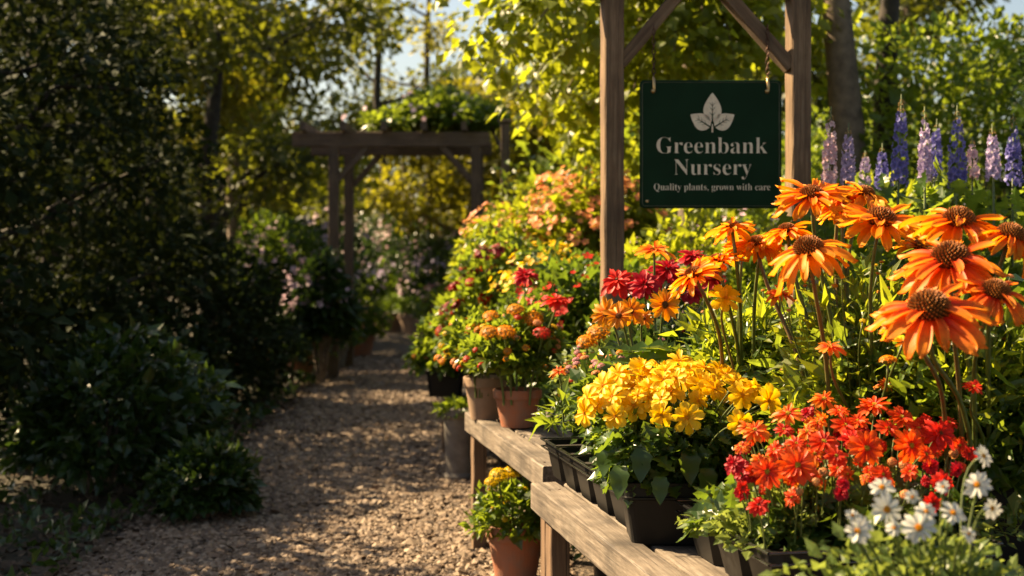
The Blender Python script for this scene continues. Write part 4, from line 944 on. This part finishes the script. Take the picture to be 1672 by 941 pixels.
spray_tree('broad tree whose golden-green branches hang over the sign frame', Vector((at(1130, 0, 10.5).x, 10.8, 0)), 4.3,
    [(775, 75, 8.2, 1.0, 0), (800, 105, 8.6, .9, 0), (845, 165, 9.0, 1, 0), (860, 60, 8.0, 1, 0), (890, 205, 9.4, 1, 0), (925, 80, 8.6, 1.2, 0), (965, 185, 9.2, 1.2, 0), (940, 235, 9.8, 1, 0), (1035, 70, 8.8, 1.1, 0), (1030, 165, 9.3, 1.2, 0), (1100, 100, 8.6, 1.2, 0), (1150, 60, 8.8, 1.2, 0), (1100, 60, 9.4, 1.3, 0),
     (1200, 100, 8.8, 1.3, 0), (1240, 55, 9.0, 1.2, 0), (900, 30, 8.4, 1.3, 0), (1050, 25, 8.8, 1.3, 0), (1180, 20, 9.0, 1.3, 0), (820, 15, 8.3, 1.1, 0), (1330, 130, 10.2, 1.1, 0), (1340, 60, 9.6, 1.1, 0), (1000, 120, 9.6, 1.3, 0), (1150, 140, 9.8, 1.3, 0), (1030, 270, 9.8, 1.0, 0)], 300, .085, 'lime', 410)
bush('dark holly-like evergreen bulk filling the corner behind the delphiniums', Vector((at(1560, 0, 9.5).x + .1, 9.8, 0)), 1.0, .85, 1.6, 1.45, 12000, .065, 'bright', 412, name='evergreen_tree', cat='tree', lump=.15)
bush('rounded dark evergreen beyond the trunks', Vector((at(1400, 0, 12).x, 12.5, 0)), 1.3, 1.0, 1.3, 1.2, 12000, .075, 'bright', 413, name='evergreen_tree', cat='tree', lump=.2)
bush('tall clipped evergreen at the outer edge past the holly', Vector((3.9, 8.6, 0)), .9, .9, 1.9, 1.7, 12000, .065, 'deep', 414, name='evergreen_tree', cat='tree', lump=.15)
# shrubs closing the middle distance behind the peach blossom
bush('yellow-green rounded shrub behind the peach blossom shrubs', Vector((at(990, 0, 13).x, 13.5, 0)), .9, 1.0, 1.1, 1.3, 8500, .08, 'lime', 416)
bush('broad green shrub farther back behind the sign', Vector((at(1120, 0, 13).x, 14, 0)), 1.5, 1.0, 1.3, 1.2, 9000, .08, 'bright', 417)
bush('deep green shrub at the foot of the solitary post', Vector((at(890, 0, 15).x, 15.6, 0)), .65, .6, .8, .9, 6000, .07, 'mid', 418)

# woodland beyond: individual trees
wood = [ # px, Y, H, r, crown radius, low, mat, label
    (620, 27, 8.5, .13, 1.5, 4.2, 'wood_green', 'slender bare-stemmed tree against the gap of sky above the pergola', BARK_D, 1400),
    (700, 30, 9.0, .13, 1.7, 4.4, 'gold', 'second slender tree in the sky gap, with a thin golden crown', BARK_D, 1700),
    (385, 24, 6.6, .16, 1.7, 2.0, 'lime', 'golden-leaved tree left of the sky gap', BARK, 7000),
    (350, 22, 6.4, .18, 1.9, 1.8, 'gold', 'broad golden tree beyond the pergola beam end', BARK_D, 9000),
    (350, 19, 7.0, .16, 2.4, 2.0, 'wood_green', 'olive-green tree with a forked trunk beyond the dark hedge', BARK_D, 9000),
    (770, 25, 4.0, .13, 1.6, 1.3, 'gold', 'small bright tree directly behind the pergola', BARK, 6500),
    (850, 30, 5.0, .15, 2.0, 1.8, 'wood_green', 'round tree beyond the solitary post', BARK, 7000),
    (930, 24, 3.9, .14, 1.9, 1.3, 'gold', 'low golden tree beyond the peach shrubs', BARK, 6500),
    (1080, 22, 4.5, .16, 2.3, 1.6, 'lime', 'bright spreading tree far behind the sign', BARK, 8000),
    (1250, 20, 4.2, .15, 1.9, 1.5, 'wood_green', 'olive tree far behind the sign frame', BARK, 7000),
    (1480, 20, 5.2, .16, 2.2, 1.6, 'wood_green', 'large olive tree behind the dark evergreens', BARK, 9000),
    (660, 34, 4.7, .15, 2.6, 1.4, 'wood_green', 'wide olive tree closing the view under the pergola', BARK, 8000),
    (370, 33, 8.0, .18, 2.4, 2.0, 'wood_green', 'tall woodland tree deep behind the pergola', BARK_D, 8000),
    (250, 24, 9.0, .20, 3.0, 2.2, 'wood_green', 'tall shaded tree deep in the woodland', BARK_D, 8000)]
for k, (px, Y, H, tr, cr, zb, mk, lb, bk, n) in enumerate(wood):
    tree(lb, Vector((at(px, 0, Y).x, Y, 0)), H, tr, (cr, zb, H), n, .13, mk, 430 + k, bark=bk, split=.28 if zb < 3 else .45, nb=9, group='woodland trees beyond the garden', clump=.55)
# dark evergreens added close on the left to darken and shade the path side
dk = [(-4.0, 8.2, 2.6, .11, 1.3, 'yew with a bare dark trunk nearest the camera side of the added dark shade row'), (-4.1, 10.6, 3.5, .14, 1.5, 'second dark yew of the added shade row, its trunk thicker'), (-4.7, 13.2, 3.8, .13, 1.35, 'third dark yew of the added shade row, leaning slightly'),
      (-5.3, 16.4, 4.2, .15, 1.5, 'fourth dark yew of the added shade row, beyond the leaning one'), (-6.1, 20, 4.8, .15, 1.6, 'farthest dark yew at the end of the added shade row'), (-4.2, 6.6, 2.8, .12, 1.3, 'dark yew added for shade outside the row at the nearest end')]
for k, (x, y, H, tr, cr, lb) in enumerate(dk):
    tree(lb, Vector((x, y, 0)), H, tr, (cr, .9, H), 9500, .085, 'dark', 460 + k, bark=BARK_D, split=.16, nb=12, group='dark yews added to shade the path side', clump=.62, lean=(.3 if k == 2 else 0, 0))
# far wood mass
def far_wood():
    r = np.random.default_rng(77); K = 26000; ang = r.uniform(-.62, .62, K); Y = r.uniform(44, 52, K); X = np.tan(ang) * Y
    top = 4.6 + 1.0 * np.sin(X * .35) + 1.0 * np.sin(X * .9 + 2) + .5 * np.sin(X * 2.3); z = top * r.random(K) ** .8
    p = np.stack([X, Y, z], 1); o = np.tile([0, -.6, .5], (K, 1)) + r.normal(size=(K, 3)) * .6
    return build('woods', [leaves_chunk(p, o, .55, LEAF_R, 0, .6, .6, .2, r)], [G['wood_green']])
tag(far_wood(), 'distant mass of olive-green woodland closing the view', 'woods', None, 'stuff')

# ================================================================== PERGOLA, POST
PY = 15.0
pg = thing('pergola', 'dark timber pergola spanning the path under a flowering climber', 'pergola', Vector((at(640, 0, PY).x, PY, 0)), 0)
zb_ = at(0, 228, PY).z; x0, x1 = at(545, 0, PY).x, at(777, 0, PY).x
for yy in (PY, PY + 1.4):
    timber('beam', pg, (at(478, 0, PY).x, yy, zb_), (at(800, 0, PY).x, yy, zb_), .10, .155, W_PERG, seed=int(yy))
    for x in (x0, x1):
        timber('post', pg, (x, yy, 0), (x, yy, zb_ - .08), .105, .105, W_PERG, up=(0, 1, 0), seed=int(x * 10))
        s_ = 1 if x == x0 else -1
        timber('brace', pg, (x + s_ * .05, yy, zb_ - .42), (x + s_ * .36, yy, zb_ - .07), .06, .07, W_PERG, up=(0, 1, 0))
for k in range(6):
    x = x0 - .3 + k * .42; timber('rafter', pg, (x, PY - .25, zb_ + .125), (x, PY + 1.65, zb_ + .125), .055, .09, W_PERG)
def climber():
    r = np.random.default_rng(501); t_ = thing('climbing_plant', 'green climber with pale blossom sprawling over the pergola top', 'climber', Vector((at(700, 0, PY).x, PY + .5, zb_ + .17)), 0)
    parts = []
    for (cx, rx, rz, n) in ((-.40, .35, .13, 900), (.05, .42, .36, 2300), (.42, .38, .26, 1700), (.2, .2, .5, 500)):
        p, d = dome(n, rx, .6, rz, r, -.05, .3, .25); parts.append(leaves_chunk(p + np.array([cx, 0, .02]), d, .085, LEAF, 0, .6, .6, .2, r))
    build('foliage', parts, [G['bright']], t_)
    p, d = dome(50, .85, .62, .36, r, 0, .9, .2); q = np.array([(-.5, 0, 0), (0, 0, -.5), (.5, 0, 0), (0, 0, .5)], float)
    o = build('blossoms', [inst(q, [(0, 1, 2, 3)], p, frames(d + np.array([0, -.6, 0]), r.normal(size=d.shape)), r.uniform(.04, .075, len(p)), 0, np.array([.5, 1, .5, 1]))], [P['blush']], t_); o['kind'] = 'stuff'
    build('stems', [tube([(.83 + .02 * math.sin(i), -.45, -zb_ + .0), (.80, -.44, -1.2), (.83, -.42, -.4), (.6, -.1, .1)], .02 - .004 * i, 6) for i in range(2)], [BARK], t_)
climber()
sp = thing('garden_post', 'solitary dark timber post standing beyond the pergola', 'post', Vector((at(825, 0, 14).x, 14, 0)), 0)
timber('shaft', sp, (sp.location.x, 14, 0), (sp.location.x, 14, at(0, 202, 14).z), .085, .085, W_PERG, up=(0, 1, 0))
timber('cap', sp, (sp.location.x - .06, 14, at(0, 202, 14).z + .02), (sp.location.x + .06, 14, at(0, 202, 14).z + .02), .12, .03, W_PERG)

# ================================================================== SHADED SIDE OF THE PATH
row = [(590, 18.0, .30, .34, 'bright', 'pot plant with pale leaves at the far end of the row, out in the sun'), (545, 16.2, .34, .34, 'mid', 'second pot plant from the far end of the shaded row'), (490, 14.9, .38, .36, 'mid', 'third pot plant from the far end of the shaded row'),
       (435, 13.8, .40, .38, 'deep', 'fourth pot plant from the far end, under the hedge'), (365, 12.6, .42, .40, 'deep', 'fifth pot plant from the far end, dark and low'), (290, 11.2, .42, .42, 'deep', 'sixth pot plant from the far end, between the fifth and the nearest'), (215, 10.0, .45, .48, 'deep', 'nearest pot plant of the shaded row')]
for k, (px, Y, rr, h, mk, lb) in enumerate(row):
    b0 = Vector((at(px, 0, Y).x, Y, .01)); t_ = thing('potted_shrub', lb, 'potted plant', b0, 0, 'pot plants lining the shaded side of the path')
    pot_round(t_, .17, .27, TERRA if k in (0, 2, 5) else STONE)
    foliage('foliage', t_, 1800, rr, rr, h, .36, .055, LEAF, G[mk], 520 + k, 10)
    if k in (0, 1, 4): 
        p, d = dome(40, rr, rr, h, rng, 0, .95, .1); q = np.array([(-.5, 0, 0), (0, 0, -.5), (.5, 0, 0), (0, 0, .5)], float)
        o = build('blossoms', [inst(q, [(0, 1, 2, 3)], p + np.array([0, 0, .36]), frames(d, rng.normal(size=d.shape)), .045, 0, np.array([.5, 1, .5, 1]))], [P['peach']], t_)
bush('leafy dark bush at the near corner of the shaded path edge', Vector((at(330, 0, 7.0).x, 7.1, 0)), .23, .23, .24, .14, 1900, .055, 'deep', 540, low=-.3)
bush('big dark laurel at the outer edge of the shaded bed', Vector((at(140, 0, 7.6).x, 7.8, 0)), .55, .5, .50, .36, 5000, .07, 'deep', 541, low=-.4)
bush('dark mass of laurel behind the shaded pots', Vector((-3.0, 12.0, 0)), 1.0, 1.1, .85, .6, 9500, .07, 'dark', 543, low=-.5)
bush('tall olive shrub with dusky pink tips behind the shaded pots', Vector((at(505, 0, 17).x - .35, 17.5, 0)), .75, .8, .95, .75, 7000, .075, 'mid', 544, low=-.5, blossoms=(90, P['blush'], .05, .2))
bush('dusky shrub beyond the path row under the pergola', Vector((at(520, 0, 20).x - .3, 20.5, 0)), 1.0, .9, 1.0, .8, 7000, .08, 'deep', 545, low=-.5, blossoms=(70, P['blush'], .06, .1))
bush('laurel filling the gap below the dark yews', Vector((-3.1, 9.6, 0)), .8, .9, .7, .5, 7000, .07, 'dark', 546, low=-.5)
# border where the path bends
for k, (px, Y, rx, rz, z0, mk, bl, lb) in enumerate((
    (630, 24.8, .75, .62, .55, 'mid', P['lilac'], 'shrub with mauve flowers where the path bends away'), (690, 24.2, .65, .55, .50, 'mid', P['blush'], 'shrub with pale pink flowers at the bend of the path'),
    (742, 20.5, .5, .55, .45, 'bright', P['pink'], 'green shrub with dusty pink flowers beside the path bend'), (650, 25.5, 1.2, .9, 1.0, 'deep', P['blush'], 'tall dusky shrub with washed-out pink plumes behind the bend'),
    (735, 24.5, 1.0, .75, .9, 'deep', P['lilac'], 'dark shrub with lilac specks behind the bend'), (768, 17.5, .42, .5, .55, 'bright', P['maroon'], 'shrub with maroon flowers between the bend and the low bench'),
    (752, 15.2, .34, .42, .45, 'bright', P['pink'], 'low shrub with rosy flowers at the sunny edge of the path'), (765, 12.0, .34, .36, .5, 'bright', P['maroon'], 'shrub with dark red flowers beyond the low bench'),
    (560, 27, 1.2, 1.0, 1.0, 'deep', P['blush'], 'large dusky shrub beyond the shaded row'), (508, 14.2, .30, .45, .75, 'deep', P['blush'], 'dusky shrub standing in front of the pergola posts on the shaded side'))):
    bush(lb, Vector((at(px, 0, Y).x + .1, Y, 0)), rx, rx, rz, z0, 5200, .075, mk, 560 + k, low=-.6, blossoms=(90, bl, .06, .1))
for k, (px, Y) in enumerate(((640, 23.6), (672, 23.2), (705, 21.5))):
    b0 = Vector((at(px, 0, Y).x, Y, .01)); t_ = thing('flower_pot', ('brown pot nearest the middle of the path bend', 'brown pot between two others at the path bend', 'brown pot closest to the sunny benches at the path bend')[k], 'flower pot', b0, 0, 'brown pots at the path bend')
    pot_round(t_, .22, .32, PALE); foliage('foliage', t_, 500, .26, .26, .2, .38, .06, LEAF, G['mid'], 590 + k, 6)

# ================================================================== GROUND COVER AND LITTER ON THE SHADED SIDE
def litter():
    r = np.random.default_rng(900); K = 9000; y = r.uniform(4.5, 20, K); side = r.random(K) < .8
    x = np.where(side, pathx(y) - halfw(y) - .02 - r.exponential(.8, K), pathx(y) + halfw(y) + .05 + r.exponential(.5, K)); p = np.stack([x, y, .02 + .03 * r.random(K)], 1)
    o = np.stack([r.normal(size=K), r.normal(size=K), r.normal(size=K) * .2], 1)
    ch = [leaves_chunk(p, unit(o), .05, LEAF, 0, 1.2, .2, 0, r)]
    K = 9000; y = r.uniform(4.5, 20, K); x = pathx(y) - halfw(y) - .08 - r.exponential(.9, K); c_ = np.sin(x * 5) * np.sin(y * 4.1) > -.1; x, y = x[c_], y[c_]
    p = np.stack([x, y, .02 + .10 * r.random(len(x))], 1); ch.append(leaves_chunk(p, np.tile([0, 0, .6], (len(x), 1)) + r.normal(size=p.shape) * .5, .055, LEAF, 1, .7, .4, 0, r))
    K = 420; y = r.uniform(4.8, 18, K); x = pathx(y) + r.uniform(-1, 1, K) * halfw(y); p = np.stack([x, y, np.full(K, .034)], 1)
    ch.append(leaves_chunk(p, unit(np.stack([r.normal(size=K), r.normal(size=K), r.normal(size=K) * .15], 1)), .045, LEAF, 0, 1.5, .1, 0, r))
    return build('ground_cover', ch, [LITTER, G['deep']])
LITTER = plain('leaf_litter', (0.10, 0.06, 0.03), 0.9, scale=30, col2=(0.05, 0.03, 0.018))
tag(litter(), 'low leaves and brown leaf litter on the soil beside the path', 'ground cover', None, 'stuff')
